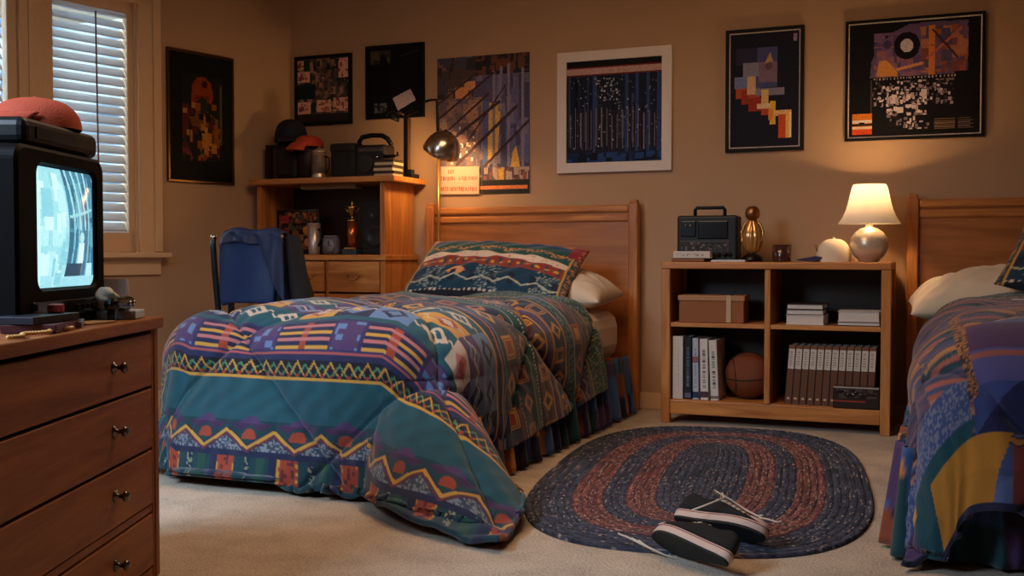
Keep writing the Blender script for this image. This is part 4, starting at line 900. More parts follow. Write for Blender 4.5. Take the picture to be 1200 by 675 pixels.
o = MB().grid(P).build('jacket', mat('navy_jacket_satin', (30, 48, 88), .55, noise=.1, bump=.2, bscale=40), loc=(-3.335, 4.55, 0), rot=(0, 0, R(4)), fix=False)
sd = o.modifiers.new('t', 'SOLIDIFY'); sd.thickness = .008
tag(o, 'navy jacket draped over the top rail of the blue desk chair', 'jacket')
P = []
for i in range(30):
    t = i/29; row = []
    for k in range(26):
        a = 2*PI*k/25; row.append((.205+.095*t+(.035+.035*t)*math.cos(a)+.006*math.sin(a*4+t*6), .06+.02*t+(.05+.05*t)*math.sin(a), .945-.55*t-.03*math.cos(a)*t))
    P.append(row)
for k in range(26): pass
o = MB().grid(P).build('coat', mat('dark_grey_wool', (34, 36, 44), .85, noise=.2, bump=.3, bscale=60), loc=(-3.335, 4.55, 0), rot=(0, 0, R(4)))
cpv = MB(); tag(o, 'dark grey coat hanging from the right corner of the desk chair', 'coat')

# ------------------------------------------------------------------ dresser and television
DQ = (-1.944, 2.249, 0); DR = R(21.7)
dr = empty('dresser', DQ, DR); tag(dr, 'reddish oak chest of drawers under the television in the left foreground', 'dresser')
MB().box(-.50, .012, -1.25, .012, .655, .685, b=.005).build('top', DARKOAK, dr)
MB().box(-.49, 0, -.028, 0, 0, .655, b=.004).build('side_panel', DARKOAKZ, dr); MB().box(-.49, 0, -1.24, -1.212, 0, .655, b=.004).build('side_panel', DARKOAKZ, dr)
MB().box(-.49, -.03, -1.212, -.028, .04, .64).build('carcass', mat('dark_gap', (26, 16, 12), .8), dr)
MB().box(-.028, -.006, -1.212, -.028, .178, .196).box(-.028, -.006, -1.212, -.028, .0, .03).box(-.028, -.004, -.040, -.028, 0, .655).build('rail', DARKOAK, dr)
for z0, z1 in ((.508, .643), (.347, .500), (.200, .339), (.036, .172)):
    d = MB().box(-.020, -.002, -1.205, -.046, z0, z1, b=.003).build('drawer', DARKOAK, dr)
    for yk in (-.30, -.94):
        zc = (z0+z1)/2+.006
        MB().lathe([(0, 0), (.016, 0), (.015, .003), (.006, .006), (.005, .016), (.012, .022), (.014, .027), (.009, .032), (0, .033)], 18, M=Matrix.Translation((-.002, yk, zc)) @ Matrix.Rotation(PI/2, 4, 'Y')).build('knob', mat('dark_pewter', (110, 104, 100), .25, metal=.95), d)
def dl(x, y, z):   # a point in the dresser's frame
    c, s = math.cos(DR), math.sin(DR); return (DQ[0]+x*c-y*s, DQ[1]+x*s+y*c, z)
TZ = .686
tv = empty('television', dl(-.10, -.33, TZ), DR); tag(tv, 'black tube television with a lit blue screen on the dresser', 'television')
TVB = mat('tv_black', (3, 3, 5), .6, noise=.05, spec=.08)
b2 = MB(); rings = []
def rrect(hy, z0, z1, rad, x, n=8, yo=0.):
    P = []
    for (cy, cz, a0) in ((hy-rad, z1-rad, 0), (-hy+rad, z1-rad, PI/2), (-hy+rad, z0+rad, PI), (hy-rad, z0+rad, 1.5*PI)):
        for k in range(n+1):
            a = a0+PI/2*k/n; P.append((x, yo+cy+rad*math.cos(a), cz+rad*math.sin(a)))
    return P
for (x, hy, z0, z1, rad) in ((0, .225, .006, .392, .03), (-.006, .235, 0, .40, .035), (-.10, .235, 0, .402, .035), (-.14, .225, .01, .392, .04), (-.26, .19, .03, .36, .05), (-.37, .13, .05, .28, .04), (-.375, .11, .06, .26, .03)):
    rings.append(rrect(hy, z0, z1, rad, x))
n = len(rings[0]); vs = [p for r0 in rings for p in r0]; fs = [(i*n+k, i*n+(k+1) % n, (i+1)*n+(k+1) % n, (i+1)*n+k) for i in range(len(rings)-1) for k in range(n)]
# front bezel ring around the tube
inner = rrect(.166, .080, .368, .03, -.002, yo=.028); inner2 = rrect(.158, .088, .360, .035, -.018, yo=.028); o0 = len(vs); vs += inner+inner2
fs += [(k, (k+1) % n, o0+(k+1) % n, o0+k) for k in range(n)] + [(o0+k, o0+(k+1) % n, o0+n+(k+1) % n, o0+n+k) for k in range(n)]
fs.append(tuple(o0+n+k for k in range(n))); fs.append(tuple((len(rings)-1)*n+k for k in range(n)))
b2.add(vs, fs, False); b2.build('cabinet', TVB, tv, bevel=0)
# curved picture tube
cv = Canvas(110, 90, (150, 214, 226)); cv.blotch(0, 1, 0, 1, [(170, 226, 236), (130, 200, 216), (150, 214, 226), (190, 236, 240)], 120, .1, 3, 2.)
cv.rect(.42, 1, .08, 1, (70, 130, 156)); cv.blotch(.42, 1, .1, 1, [(52, 104, 132), (96, 164, 186), (60, 116, 146)], 60, .09, 8, 3)
for u_ in (.52, .63, .74, .85): cv.line(u_, .5, u_-.04, 1, .016, (150, 214, 228))
for u_ in (.5, .58, .8, .9): cv.line(u_, .1, u_+.02, .55, .013, (110, 186, 206))
cv.line(.45, .60, .95, .68, .012, (140, 206, 220)); cv.rect(.6, .72, .2, .38, (196, 230, 232)); cv.circ(.66, .42, .05, (160, 216, 222)); cv.rect(.42, .7, .08, .2, (40, 70, 90)); cv.rect(.42, 1, 0, .09, (150, 214, 230)); cv.rect(.82, .95, .09, .2, (170, 226, 236))
cv.rect(.0, .06, 0, 1, (190, 240, 250)); cv.grain(.06)
scr = attr_mat('lit_screen', rough=.15, emit=1.15, coat=.3)
P_ = sheet('screen', cv, .318, .273, scr, tv, (-.016, .028, .087), (0, 0, PI/2), t=.002, gain=1., curve=lambda a, b_: -.022*(1-(2*a)**2)*(1-(2*b_-1)**2)-.004)
MB().box(-.006, .004, -.17, .17, .022, .058, b=.003).build('control_flap', BLACKGLOSS, tv)
for k in range(4): MB().box(.002, .007, .05+.03*k, .068+.03*k, .032, .044, b=.001).build('button', GUN, tv)
cbl = empty('cable_box', dl(-.25, -.29, TZ+.403), DR); tag(cbl, 'black rounded box on top of the television under the orange cap', 'box')
MB().box(-.12, .135, -.20, .20, 0, .062, b=.02).build('box_body', BLACK, cbl)
MB().box(.134, .138, -.15, .05, .018, .044, b=.001).build('front_panel', BLACKGLOSS, cbl)
c4 = empty('baseball_cap', dl(-.215, -.22, TZ+.403+.063), R(75)); tag(c4, 'faded orange baseball cap on top of the television', 'cap')
ORC = mat('faded_orange_twill', (158, 60, 36), .85, noise=.12, nscale=9, bump=.25, bscale=200)
MB().grid(cap_crown(.106, .098, .074)).build('crown', ORC, c4)
o = MB().grid(cap_bill(.104, .075, .095, .02)).build('bill', ORC, c4, fix=False); sd = o.modifiers.new('t', 'SOLIDIFY'); sd.thickness = .005
MB().lathe([(0, .070), (.007, .072), (.006, .078), (0, .079)], 12).build('button', ORC, c4)
# things beside and before the television
o = MB().box(-.05, .05, -.05, .04, 0, .022, b=.003).build('tissue_box', mat('pale_blue_card', (176, 196, 214), .7), loc=dl(-.06, -.10, TZ), rot=(0, 0, DR+.1)); tag(o, 'low pale blue carton at the far front corner of the dresser', 'box')
pb = empty('greeting_card', dl(-.125, -.042, TZ), R(24)); tag(pb, 'white card standing on the dresser beside the television', 'card')
MB().box(-.055, .055, 0, .002, 0, .10, M=Matrix.Rotation(R(-8), 4, 'X')).build('front_leaf', mat('card_white', (240, 238, 246), .7), pb)
MB().box(-.055, .055, 0, .002, 0, .10, M=Matrix.Translation((0, .035, 0)) @ Matrix.Rotation(R(10), 4, 'X')).build('rear_leaf', mat('card_white', (214, 210, 224)), pb)
gd = empty('plastic_gadget', dl(-.04, -.125, TZ+.045), DR)
tag(gd, 'black rounded gadget with two small studs poking out beside the television', 'gadget')
MB().box(-.018, .018, -.10, .035, -.022, .012, b=.015).box(-.01, .01, -.09, -.075, -.0445, -.02).build('gadget_body', BLACKGLOSS, gd)
for yk in (-.01, .018): MB().lathe([(0, 0), (.006, 0), (.005, .004), (0, .005)], 10, M=Matrix.Translation((.018, yk-.005, -.004)) @ Matrix.Rotation(PI/2, 4, 'Y')).build('stud', CHROME, gd)
tp = MB(); P = []
for i in range(12):
    row = []
    for k in range(17):
        a = 2*PI*k/16; r0 = .010+.020*math.sin(PI*i/11)*(1+.35*math.sin(3*a+i)); row.append((r0*math.cos(a), r0*math.sin(a), .0+.058*i/11))
    P.append(row)
o = tp.grid(P).build('crumpled_tissue', PAPER, loc=dl(-.33, .0, TZ+.085)) if False else MB().grid(P).build('crumpled_tissue', PAPER, loc=dl(-.085, -.135, TZ+.023)); tag(o, 'crumpled white tissue beside the lit television screen', 'tissue')
items = [(-.045, -.53, .11, .19, .018, 8, (66, 30, 34), 'dark red video case at the front edge of the dresser top'), (-.055, -.54, .10, .18, .016, -6, (26, 28, 40), 'black case lying on the dark red one before the television'),
         (-.045, -.41, .07, .12, .014, 20, (120, 130, 160), 'small pale blue case before the television'), (-.035, -.30, .06, .11, .004, -15, (190, 150, 110), 'tan slip of paper on the dresser top')]
zs = [0, .0185, 0, 0]
for k, (x, y, w_, l_, t_, a_, c_, lab) in enumerate(items):
    nm = ['video_case', 'video_case', 'cassette_case', 'paper_slip'][k]
    o = MB().box(-w_/2, w_/2, -l_/2, l_/2, 0, t_, b=min(.002, t_/3)).build(nm, mat('case_colour_%s' % 'abcd'[k], c_, .35), loc=dl(x-.02, y, TZ+zs[k]), rot=(0, 0, DR+R(a_))); tag(o, lab, 'case' if k < 3 else 'paper')
beads = MB()
for k in range(46):
    t = k/45; beads.lathe([(0, -.005), (.004, -.003), (.005, 0), (.004, .003), (0, .005)], 8, c=(.012*math.sin(t*14)+.0*t, -.13+.26*t, .005))
o = beads.build('bead_necklace', mat('tan_beads', (206, 160, 96), .4), loc=dl(-.012, -.66, TZ), rot=(0, 0, DR)); tag(o, 'string of tan beads along the front edge of the dresser', 'beads')
o = MB().box(-.015, .015, -.025, .025, 0, .018, b=.003).build('matchbox', mat('bright_red_paint', (150, 46, 38), .4), loc=dl(-.062, -.47, TZ+.0355), rot=(0, 0, DR+.3)); tag(o, 'small bright red box on the cases before the television', 'box')


# ------------------------------------------------------------------ rug
rg = bpy.data.meshes.new('braided_rug'); nR, nA = 92, 640
ang = np.linspace(0, 2*PI, nA, endpoint=False); ex = 3.0
rot = R(7.5); hx, hy = .595, 1.12
bx = np.sign(np.cos(ang))*np.abs(np.cos(ang))**(2/ex); by = np.sign(np.sin(ang))*np.abs(np.sin(ang))**(2/ex)
V = []; CC = []
nring = 23
for i in range(nR*2+1):
    off = .60*(1-i/(nR*2))       # metres in from the edge
    sx = max(hx-off, .0); sy = hy-off*1.0; k = (off/.575)
    e2 = ex; X = bx*sx; Y = by*sy
    rowpos = off/(.60/nring); ph = rowpos % 1.0; z = .008+.004*math.sin(PI*ph)**.6
    rid = int(rowpos)
    tw = .0015*np.sin(np.cumsum(np.hypot(np.diff(X, append=X[0]), np.diff(Y, append=Y[0])))*160+rid*2)
    zz = np.maximum(z+tw, .003) if off > .002 else np.full(nA, .001)
    Xr = X*math.cos(rot)-Y*math.sin(rot); Yr = X*math.sin(rot)+Y*math.cos(rot)
    V.append(np.stack([Xr, Yr, zz], -1))
    band = 'n' if rid < 6 else 'r' if rid < 10 else 'n' if rid < 13 else 'r' if rid < 17 else 'n'
    sp = hsh(np.arange(nA)//2, i, 5); base = np.tile((74, 78, 94) if band == 'n' else (124, 80, 76), (nA, 1)).astype(float)
    base *= (.85+.3*hsh(np.arange(nA)//5+rid, rid, 3))[:, None]
    if band == 'r': base[sp > .90] = (176, 150, 136); base[(sp < .28)] = (72, 62, 74)
    else: base[sp > .965] = (180, 160, 150); base[(sp < .2)] = (44, 48, 62)
    if ph < .16 or ph > .9: base *= .8
    CC.append(base)
V = np.concatenate(V); CC = np.concatenate(CC)
F = [(i*nA+k, i*nA+(k+1) % nA, (i+1)*nA+(k+1) % nA, (i+1)*nA+k) for i in range(nR*2) for k in range(nA)]
rg.from_pydata(V.tolist(), [], F); rg.polygons.foreach_set('use_smooth', [True]*len(F)); rg.materials.append(attr_mat('braided_wool', rough=.95, bump=.3, bscale=120, spec=.1))
paint(rg, nlin(np.clip(CC, 0, 255)), 'POINT')
o = bpy.data.objects.new('braided_rug', rg); COL.objects.link(o); o.location = (-.872, 4.05, 0); tag(o, 'oval braided rug in navy and dull red between the beds', 'rug')

# ------------------------------------------------------------------ sneakers
def foot_outline(n=44, grow=0.):
    """x heel 0 .. toe .285"""
    P = []
    for k in range(n):
        a = 2*PI*k/n; x = .1425-.1425*math.cos(a); t = x/.285
        wd = (.030+.0165*math.sin(min(1, t)*PI*.5)**1.2+.006*math.sin(t*PI*2-PI)*1.0)*(1-max(0, t-.80)**1.6*3.0)
        y = wd*abs(math.sin(a))**.62*(1 if math.sin(a) >= 0 else -1)
        P.append((x+grow*-math.cos(a), y*(1+grow*12)+.006*math.sin(t*PI)))
    return P
def make_shoe():
    e = empty('sneaker', (0, 0, 0)); n = 44
    CANV = mat('black_canvas', (20, 20, 23), .85, bump=.25, bscale=500); RUB = mat('off_white_rubber', (206, 178, 164), .55, noise=.06)
    base = foot_outline(n)
    MB().prism([(x, y) for x, y in foot_outline(n, .003)], 0, .008).build('outsole', mat('black_sole_rubber', (24, 26, 28), .65, bump=.6, bscale=260), e, bevel=.002)
    P = []
    for (g, z) in ((.003, .008), (.005, .010), (.0045, .028), (.002, .033), (-.002, .034)):
        P.append([(x, y, z) for x, y in foot_outline(n, g)+[foot_outline(n, g)[0]]])
    MB().grid(P).build('midsole', RUB, e)
    P2 = [[(x, y, z) for x, y in foot_outline(n, .0056)+[foot_outline(n, .0056)[0]]] for z in (.026, .0285)]
    MB().grid(P2).build('stripe', mat('dark_red_stripe', (120, 40, 44), .5), e)
    # upper: height profile along the foot, hole for the ankle
    def hgt(t): 
        pts = [(0, .085), (.06, .092), (.2, .080), (.34, .078), (.45, .085), (.6, .070), (.75, .053), (.9, .042), (1, .034)]
        for (a, b_), (c, d) in zip(pts, pts[1:]):
            if t <= c: return b_+(d-b_)*(t-a)/(c-a)
        return .034
    P = []
    for j in range(10):
        q = j/9; row = []
        for (x, y) in base+[base[0]]:
            t = x/.285; H_ = hgt(t); narrow = 1-.62*q**2.2 if t > .42 else 1-.30*q**1.5
            if t > .40: narrow = 1-(.30+.70*min(1, (t-.40)/.10))*q**2.4
            xin = x+(.018*q if x < .05 else 0)-(.02*q*q if t > .85 else 0)
            row.append((xin, y*narrow, .032+(H_-.032)*math.sin(q*PI/2)**.8))
        P.append(row)
    o = MB().grid(P).build('upper', CANV, e, fix=False); sd = o.modifiers.new('t', 'SOLIDIFY'); sd.thickness = .003; sd.offset = 0
    MB().prism([(x*.93+.008, y*.85) for x, y in base], .034, .038).build('insole', mat('dark_insole', (40, 36, 36), .9), e)
    # toe cap
    P = []
    for j in range(8):
        q = j/7; row = []
        for k in range(21):
            a = -PI/2+PI*k/20; t0 = .225
            x = t0+(.066)*math.cos(a)*math.cos(q*PI/2*.97)**.8; y = .042*math.sin(a)*(1-.15*q)*math.cos(q*PI/2*.97)**.8+.004
            row.append((x, y, .030+.028*math.sin(q*PI/2)))
        P.append(row)
    MB().grid(P).build('toe_cap', RUB, e)
    MB().tube([(.105, -.014, .078), (.12, -.02, .074), (.16, -.022, .069), (.205, -.012, .060), (.21, 0, .060)], .0022, 6).build('eyelet_edge', CANV, e)
    LACE = mat('off_white_lace', (222, 206, 188), .8, bump=.3, bscale=700)
    la = MB()
    for k in range(6):
        x = .118+k*.0165; z = hgt(x/.285)+.004
        la.tube([(x, -.024, z-.009), (x+.004, -.012, z), (x+.010, .004, z+.003), (x+.014, .020, z-.002), (x+.014, .028, z-.010)], .0032, 7)
        la.tube([(x+.010, -.024, z-.010), (x+.006, -.008, z+.001), (x+.002, .012, z+.003), (x, .026, z-.007)], .003, 7)
    la.build('laces', LACE, e)
    return e, LACE
sh1, LACE = make_shoe()
sh2 = copy_tree(sh1)
# upright one, rolled with its sole towards the viewer
sh1.rotation_euler = Euler((R(-42), R(2), R(-16)), 'XYZ'); sh1.location = (-.765, 3.12, .056)
tag(sh1, 'black canvas sneaker standing tilted on the rug, laces facing up', 'sneaker', 'pair of sneakers')
lc = MB(); lc.tube([(.112, .0, .095), (.10, -.03, .105), (.13, .03, .115), (.18, .04, .098), (.235, .02, .075), (.262, -.01, .066)], .0028, 7)
lc.tube([(.115, 0, .095), (.13, -.03, .10), (.15, -.05, .075), (.12, -.075, .03), (.09, -.085, -.0)], .0028, 7)
lc.tube([(.25, .0, .062), (.275, .0, .062), (.30, .015, .066), (.312, .012, .07)], .0026, 7)
lc.build('loose_lace', LACE, sh1)
sh2.rotation_euler = Euler((R(50), R(0), R(146)), 'XYZ'); sh2.location = (-.545, 2.775, .040)
tag(sh2, 'black canvas sneaker fallen on its side in front, dark sole showing', 'sneaker', 'pair of sneakers')
lc = MB()
for k, (dx, dy) in enumerate(((0, 0), (.02, -.01), (-.015, .012), (.035, .004))):
    lc.tube([(.13+dx*.4, .0+dy, .082), (.165+dx, -.03, .082), (.21+dx, -.055, .060), (.235+dx, -.058-dy, .020), (.225+dx*1.2, -.050, -.008), (.25+dx, -.022, -.022), (.28+.5*dx, .006, -.030+.1*dx), (.31+.03*k, .02, -.028)], .0026, 7)
lc.build('loose_lace', LACE, sh2)

# ------------------------------------------------------------------ pictures on the walls
def frame_pic(name, label, cat, cx, z0, w_, h_, bw, fm, cv, depth=.022, gain=1.6, mat_=None, loc_y=5.70, rz=0, loc=None, mb=0, mbm=None):
    e = empty(name, loc or (cx, loc_y-depth, z0), rz); tag(e, label, cat)
    f = MB(); f.box(-w_/2, w_/2, 0, depth-.001, 0, bw, b=.002).box(-w_/2, w_/2, 0, depth-.001, h_-bw, h_, b=.002).box(-w_/2, -w_/2+bw, 0, depth-.001, bw-.001, h_-bw+.001, b=.002).box(w_/2-bw, w_/2, 0, depth-.001, bw-.001, h_-bw+.001, b=.002)
    f.build('frame', fm, e)
    sheet('print', cv, w_-2*bw+.002, h_-2*bw+.002, mat_ or GLAZED, e, (0, depth*.4, bw-.001), t=depth*.5, gain=gain)
    return e
BF = mat('black_frame', (14, 12, 11), .6, spec=.2); WF = mat('white_frame', (226, 214, 206), .5)
# left wall portrait
cv = Canvas(90, 150, (18, 20, 20)); cv.rect(.2, .84, .16, .84, (30, 30, 30)); cv.poly([(.34, .62), (.36, .76), (.44, .82), (.56, .83), (.66, .78), (.70, .68), (.66, .62), (.5, .64)], (150, 60, 24)); cv.circ(.56, .77, .045, (60, 24, 16), 1.5); cv.rect(.40, .62, .64, .68, (120, 44, 22))
cv.rect(.2, .3, .2, .6, (90, 36, 40)); cv.poly([(.3, .52), (.55, .58), (.75, .5), (.7, .35), (.62, .2), (.55, .16), (.42, .3)], (120, 70, 28)); cv.poly([(.48, .45), (.66, .42), (.66, .2), (.52, .22)], (190, 126, 40)); cv.poly([(.2, .3), (.38, .2), (.34, .15), (.2, .22)], (110, 44, 60))
cv.circ(.38, .34, .13, (24, 34, 26), 1.4); cv.circ(.52, .60, .09, (40, 42, 50), 1.4); cv.blotch(.2, .84, .16, .62, [(150, 80, 30), (30, 24, 22), (90, 30, 26), (180, 120, 50), (40, 50, 40)], 55, .07, 3); cv.rect(.80, .835, .3, .78, (90, 84, 60)); cv.grain(.15)
def lwp(y, off): c, s = math.cos(LW), math.sin(LW); return (CX+off*c-y*s, CY+off*s+y*c)
cxy = lwp(-.703, .018)
e = frame_pic('framed_print', 'black framed print with an orange figure hanging on the left wall', 'picture', 0, 0, .465, .745, .014, mat('dark_bronze_frame', (92, 66, 40), .3, metal=.8), cv, depth=.018, gain=.8, loc=(cxy[0], cxy[1], 1.255), rz=LW+PI/2)
# photo collage
cv = Canvas(90, 96, (70, 62, 58)); cv.blotch(0, 1, .12, 1, [(120, 92, 80), (80, 70, 66), (50, 46, 46), (150, 112, 98), (30, 44, 40)], 200, .1, 5); cv.rect(0, 1, 0, .12, (40, 38, 36))
for (a, b_, c, d) in ((0, .24, .64, .80), (0, .14, .84, .98), (.8, 1, .68, .98), (0, .26, .14, .32), (.38, .66, .16, .34), (.7, .98, .16, .36)):
    cv.rect(a, b_, c, d, (206, 160, 144)); cv.blotch(a, b_, c, d, [(150, 90, 80), (206, 160, 144), (120, 70, 66)], 14, .05, int(a*100)+3)
cv.rect(0, .36, .36, .6, (20, 36, 48)); cv.rect(.12, .24, .82, .98, (24, 52, 36)); cv.rect(.28, .36, .14, .3, (24, 52, 36)); cv.blotch(.4, .7, .38, .9, [(90, 76, 72), (110, 84, 76), (60, 52, 52)], 60, .06, 9); cv.grain(.15)
frame_pic('photo_collage', 'dark framed collage of small photos above the caps on the hutch', 'picture', -3.618, 1.647, .408, .428, .020, BF, cv, gain=1.3)
cv = Canvas(90, 96, (18, 18, 22)); cv.rect(.06, .42, .76, .95, (70, 64, 52)); cv.blotch(.06, .42, .76, .95, [(90, 80, 60), (50, 46, 40)], 20, .08, 3); cv.circ(.30, .74, .07, (16, 18, 24), .45); cv.rect(.02, .44, .2, .72, (12, 14, 18)); cv.rect(.44, .46, .1, .95, (34, 34, 38))
cv.blotch(.12, .36, .06, .2, [(90, 100, 104), (40, 46, 50)], 26, .05, 4); cv.line(.6, .85, .92, .92, .008, (60, 60, 64)); cv.poly([(.46, .26), (.78, .38), (.88, .22), (.56, .08)], (196, 178, 188)); cv.grain(.1)
frame_pic('dark_poster', 'near-black framed poster with a pale tilted card, above the portable radio', 'picture', -3.116, 1.663, .396, .440, .012, BF, cv, gain=.9)
# unframed street poster
cv = Canvas(140, 190, (84, 84, 110)); cv.blotch(0, .5, .55, 1, [(70, 56, 56), (44, 40, 46), (110, 76, 60), (60, 60, 80)], 160, .1, 2); cv.blotch(.4, 1, .15, .85, [(84, 82, 116), (60, 58, 84), (104, 96, 120), (74, 70, 100)], 220, .09, 3, 2.2)
cv.blotch(0, .5, .2, .7, [(120, 96, 96), (100, 84, 84), (90, 80, 96), (140, 110, 96)], 160, .08, 4); cv.rect(.42, 1, .86, 1, (40, 34, 38)); cv.blotch(.42, 1, .86, 1, [(90, 52, 40), (30, 28, 34)], 60, .08, 6)
for (a, b_, c, d) in ((.2, .34, .7, .78), (.3, .42, .76, .82)): cv.rect(a, b_, c, d, (196, 130, 84))
cv.poly([(.56, .66), (.70, .64), (.66, .30), (.56, .20)], (196, 150, 66)); cv.poly([(.82, .3), (.86, .34), (.9, .19), (.8, .19)], (196, 150, 66)); cv.poly([(.50, .68), (.57, .66), (.55, .2), (.50, .2)], (74, 86, 130)); cv.poly([(.30, .6), (.44, .68), (.46, .45), (.36, .5)], (190, 140, 96), .6)
for (a, b_, c, d) in ((.62, .87, .62, .2), (.78, .92, .78, .2), (.93, .88, .93, .2), (.70, .9, .68, .6)): cv.line(a, b_, c, d, .014, (116, 108, 128))
for (a, b_, c, d, ww) in ((0, .55, .62, .87, .009), (.1, .46, .56, .72, .009), (0, .32, .68, .66, .012), (.22, .22, .86, .62, .013), (.52, .2, 1, .52, .011), (.3, .35, .75, .78, .007), (0, .66, .4, .86, .007)): cv.line(a, b_, c, d, ww, (58, 36, 40))
cv.blotch(.0, .42, .22, .5, [(220, 210, 200)], 22, .025, 7); cv.rect(0, 1, .0, .19, (50, 42, 50)); cv.blotch(.46, 1, .10, .19, [(120, 70, 60), (64, 50, 70), (150, 130, 120), (90, 60, 60)], 90, .05, 8, 1.8); cv.rect(.5, 1, .0, .095, (18, 22, 20)); cv.rect(.47, .98, .03, .06, (190, 110, 60)); cv.rect(.67, .73, .10, .18, (180, 140, 60)); cv.grain(.14)
po = sheet('street_poster', cv, .585, .80, PRINT, None, (-2.543, 5.694, 1.198), gain=1.5, t=.004); tag(po, 'unframed poster of blue and gold shapes crossed by dark diagonal lines', 'poster')
cv = Canvas(120, 72, (206, 182, 160)); r = np.random.RandomState(4)
def textrow(c, v0, v1, u0, u1, col, seed, k=1., gap=.012, wmin=.012, wmax=.03):
    r = np.random.RandomState(seed); u = u0
    while u < u1:
        w_ = r.uniform(wmin, wmax); c.rect(u, min(u+w_, u1), v0+(v1-v0)*r.uniform(0, .15), v1-(v1-v0)*r.uniform(0, .2), col, k)
        if r.rand() > .5: c.rect(u+w_*.3, u+w_*.65, v0+(v1-v0)*.35, v0+(v1-v0)*.6, (226, 200, 176), k)
        u += w_+gap*r.uniform(.5, 2.2)
textrow(cv, .74, .9, .23, .39, (120, 84, 70), 2, gap=.02)
textrow(cv, .50, .66, .05, .4, (176, 84, 60), 3, wmin=.025, wmax=.045); textrow(cv, .50, .66, .50, .96, (190, 120, 96), 4, wmin=.025, wmax=.045); textrow(cv, .41, .44, .06, .66, (190, 150, 130), 5); textrow(cv, .12, .29, .05, .96, (196, 98, 66), 6, wmin=.025, wmax=.04); cv.rect(0, 1, 0, .03, (150, 110, 90))
po = sheet('printed_note', cv, .262, .165, PRINT, None, (-2.694, 5.686, 1.196), (0, R(1), 0), gain=1., t=.002); tag(po, 'cream printed note under the chrome dome lamp, beside the street poster', 'note')
# white framed print
cv = Canvas(150, 150, (24, 32, 52)); r = np.random.RandomState(5)
for k in range(34):
    u = r.rand(); cv.rect(u, u+r.uniform(.008, .03), .1+r.uniform(0, .15), r.uniform(.4, .86), [(46, 60, 96), (14, 16, 26), (36, 46, 74), (60, 70, 96), (20, 24, 34)][r.randint(5)])
for u in (.62, .73, .84, .95, .28): cv.rect(u, u+.03, .1, .88, (50, 70, 120))
for k in range(17): u = .04+.055*k; cv.rect(u, u+.007, .12+.05*r.rand(), .45+.1*r.rand(), (150, 146, 150), .8); cv.rect(u+.02, u+.026, .1, .5, (96, 44, 44), .7)
cv.blotch(0, 1, .12, .84, [(190, 186, 190), (130, 140, 160)], 110, .012, 6); cv.blotch(.3, .55, .6, .82, [(196, 196, 196), (150, 160, 180)], 40, .018, 7); cv.rect(0, 1, 0, .10, (26, 44, 76)); cv.blotch(0, 1, 0, .10, [(40, 70, 120), (20, 26, 40)], 40, .08, 8)
cv.rect(0, 1, .88, 1, (20, 18, 22)); cv.rect(0, 1, .865, .93, (196, 160, 156)); cv.rect(0, 1, .925, .94, (120, 36, 40)); cv.rect(0, 1, .855, .868, (110, 40, 44)); cv.grain(.15)
frame_pic('framed_print', 'white framed print of blue vertical lines between the poster and stair print', 'picture', -1.749, 1.302, .656, .672, .055, WF, cv, gain=.95, depth=.026)
# stair print
cv = Canvas(100, 160, (24, 24, 40)); cv.rect(.38, .68, .52, .86, (70, 74, 124)); cv.rect(.1, .4, .72, .86, (44, 42, 70)); cv.rect(.2, .44, .62, .74, (128, 126, 150)); cv.rect(.42, .68, .56, .74, (120, 100, 120)); cv.rect(.08, .32, .52, .62, (110, 120, 170)); cv.circ(.56, .70, .05, (90, 70, 90), 1.5); cv.poly([(.5, .72), (.58, .82), (.62, .74)], (180, 140, 90))
cv.rect(.1, .44, .43, .52, (170, 70, 40)); cv.rect(.18, .28, .38, .50, (150, 52, 34)); cv.rect(.28, .50, .32, .43, (150, 52, 34)); cv.rect(.26, .38, .46, .62, (206, 170, 130)); cv.rect(.38, .78, .45, .51, (126, 122, 150)); cv.rect(.46, .56, .38, .5, (214, 180, 110)); cv.rect(.40, .64, .34, .38, (220, 190, 150)); cv.rect(.58, .66, .20, .40, (214, 176, 70)); cv.rect(.46, .62, .28, .34, (176, 70, 36)); cv.rect(.56, .62, .24, .34, (214, 130, 60)); cv.rect(.64, .88, .27, .32, (222, 180, 120)); cv.rect(.70, .80, .08, .28, (196, 76, 34)); cv.rect(.80, .88, .08, .30, (226, 176, 90)); cv.rect(.85, .88, .08, .30, (240, 210, 160))
cv.rect(.0, .018, 0, 1, (206, 190, 180)); cv.rect(.982, 1, 0, 1, (206, 190, 180)); cv.rect(0, 1, 0, .011, (206, 190, 180)); cv.rect(0, 1, .989, 1, (206, 190, 180)); cv.rect(.9, .95, .9, .96, (150, 140, 160)); cv.grain(.1)
frame_pic('framed_print', 'tall black framed print with a stepped orange stair shape', 'picture', -.932, 1.386, .402, .640, .018, BF, cv, gain=1.1)
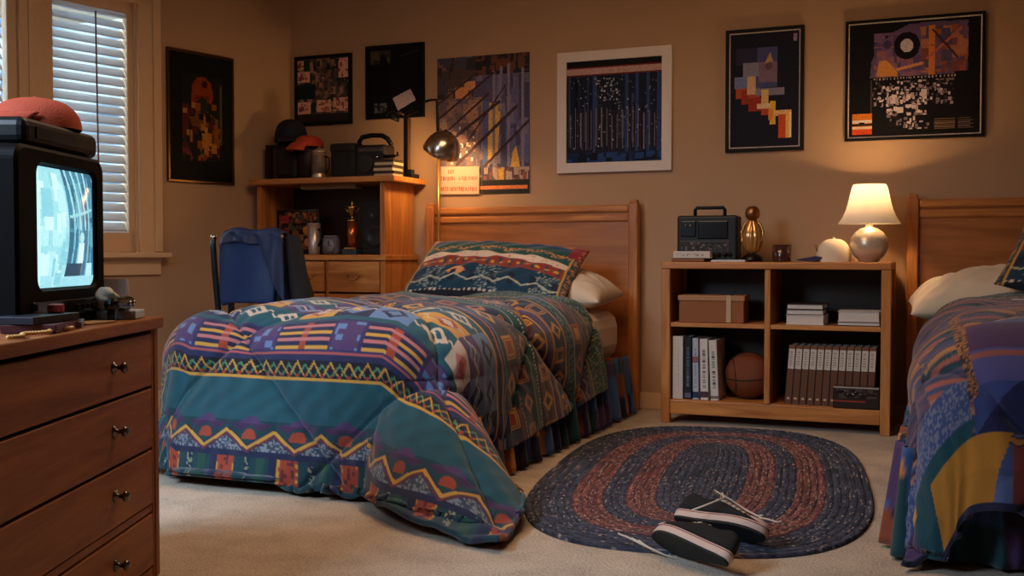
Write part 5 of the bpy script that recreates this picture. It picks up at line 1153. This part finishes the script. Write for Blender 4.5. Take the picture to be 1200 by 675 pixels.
# wide eye print
cv = Canvas(190, 160, (20, 18, 22)); cv.poly([(.17, .52), (.18, .66), (.24, .8), (.34, .9), (.46, .96), (.62, .97), (.9, .96), (.88, .8), (.80, .62), (.80, .52)], (96, 78, 112))
cv.blotch(.55, .9, .54, .93, [(150, 84, 62), (110, 80, 110), (120, 70, 70), (80, 70, 100), (170, 110, 80)], 110, .08, 3); cv.blotch(.2, .56, .52, .9, [(104, 80, 120), (84, 70, 110), (120, 90, 130), (140, 96, 110)], 60, .09, 4); cv.poly([(.22, .53), (.24, .66), (.30, .66), (.38, .56), (.38, .52)], (206, 140, 70)); cv.line(.38, .58, .56, .62, .012, (206, 140, 90)); cv.rect(.61, .66, .52, .94, (200, 120, 60)); cv.line(.2, .78, .66, .77, .005, (150, 90, 80)); cv.line(.6, .66, .85, .9, .01, (180, 96, 70)); cv.line(.64, .9, .82, .66, .008, (60, 44, 60))
cv.circ(.448, .78, .098, (22, 18, 24), .84); cv.circ(.448, .78, .048, (206, 190, 196), .84); cv.circ(.30, .80, .03, (70, 56, 96), .84)
cv.rect(.18, .82, .05, .52, (20, 18, 22)); cv.blotch(.19, .80, .26, .48, [(170, 150, 160), (60, 54, 60), (120, 106, 114), (210, 196, 200)], 170, .022, 5); cv.blotch(.3, .62, .06, .44, [(206, 190, 196), (120, 108, 116), (30, 26, 30)], 120, .028, 6); cv.blotch(.3, .6, .2, .4, [(214, 200, 204), (180, 160, 170)], 26, .04, 9)
textrow(cv, .495, .515, .2, .82, (210, 200, 190), 8, k=.8, gap=.01, wmin=.006, wmax=.014); cv.rect(.18, .186, .2, .5, (150, 140, 140), .6)
cv.rect(.035, .19, .03, .215, (206, 120, 40)); cv.rect(.035, .19, .13, .155, (220, 214, 210)); cv.rect(.035, .19, .105, .128, (24, 20, 22)); cv.rect(.035, .19, .08, .1, (214, 196, 180)); cv.rect(.035, .19, .03, .075, (196, 70, 36)); cv.rect(.09, .13, .12, .14, (30, 24, 24))
for k in range(6): cv.rect(.66, .81, .055+.016*k, .063+.016*k, (150, 120, 90), .8); cv.rect(.83, .94-.02*(k % 2), .055+.016*k, .063+.016*k, (150, 130, 110), .6)
cv.rect(0, .008, 0, 1, (214, 200, 190)); cv.rect(.992, 1, 0, 1, (214, 200, 190)); cv.rect(0, 1, 0, .011, (214, 200, 190)); cv.rect(0, 1, .989, 1, (214, 200, 190)); cv.grain(.1)
frame_pic('framed_print', 'wide black framed print with a large eye shape above the table lamp', 'picture', -.203, 1.420, .648, .603, .014, BF, cv, gain=1.1)
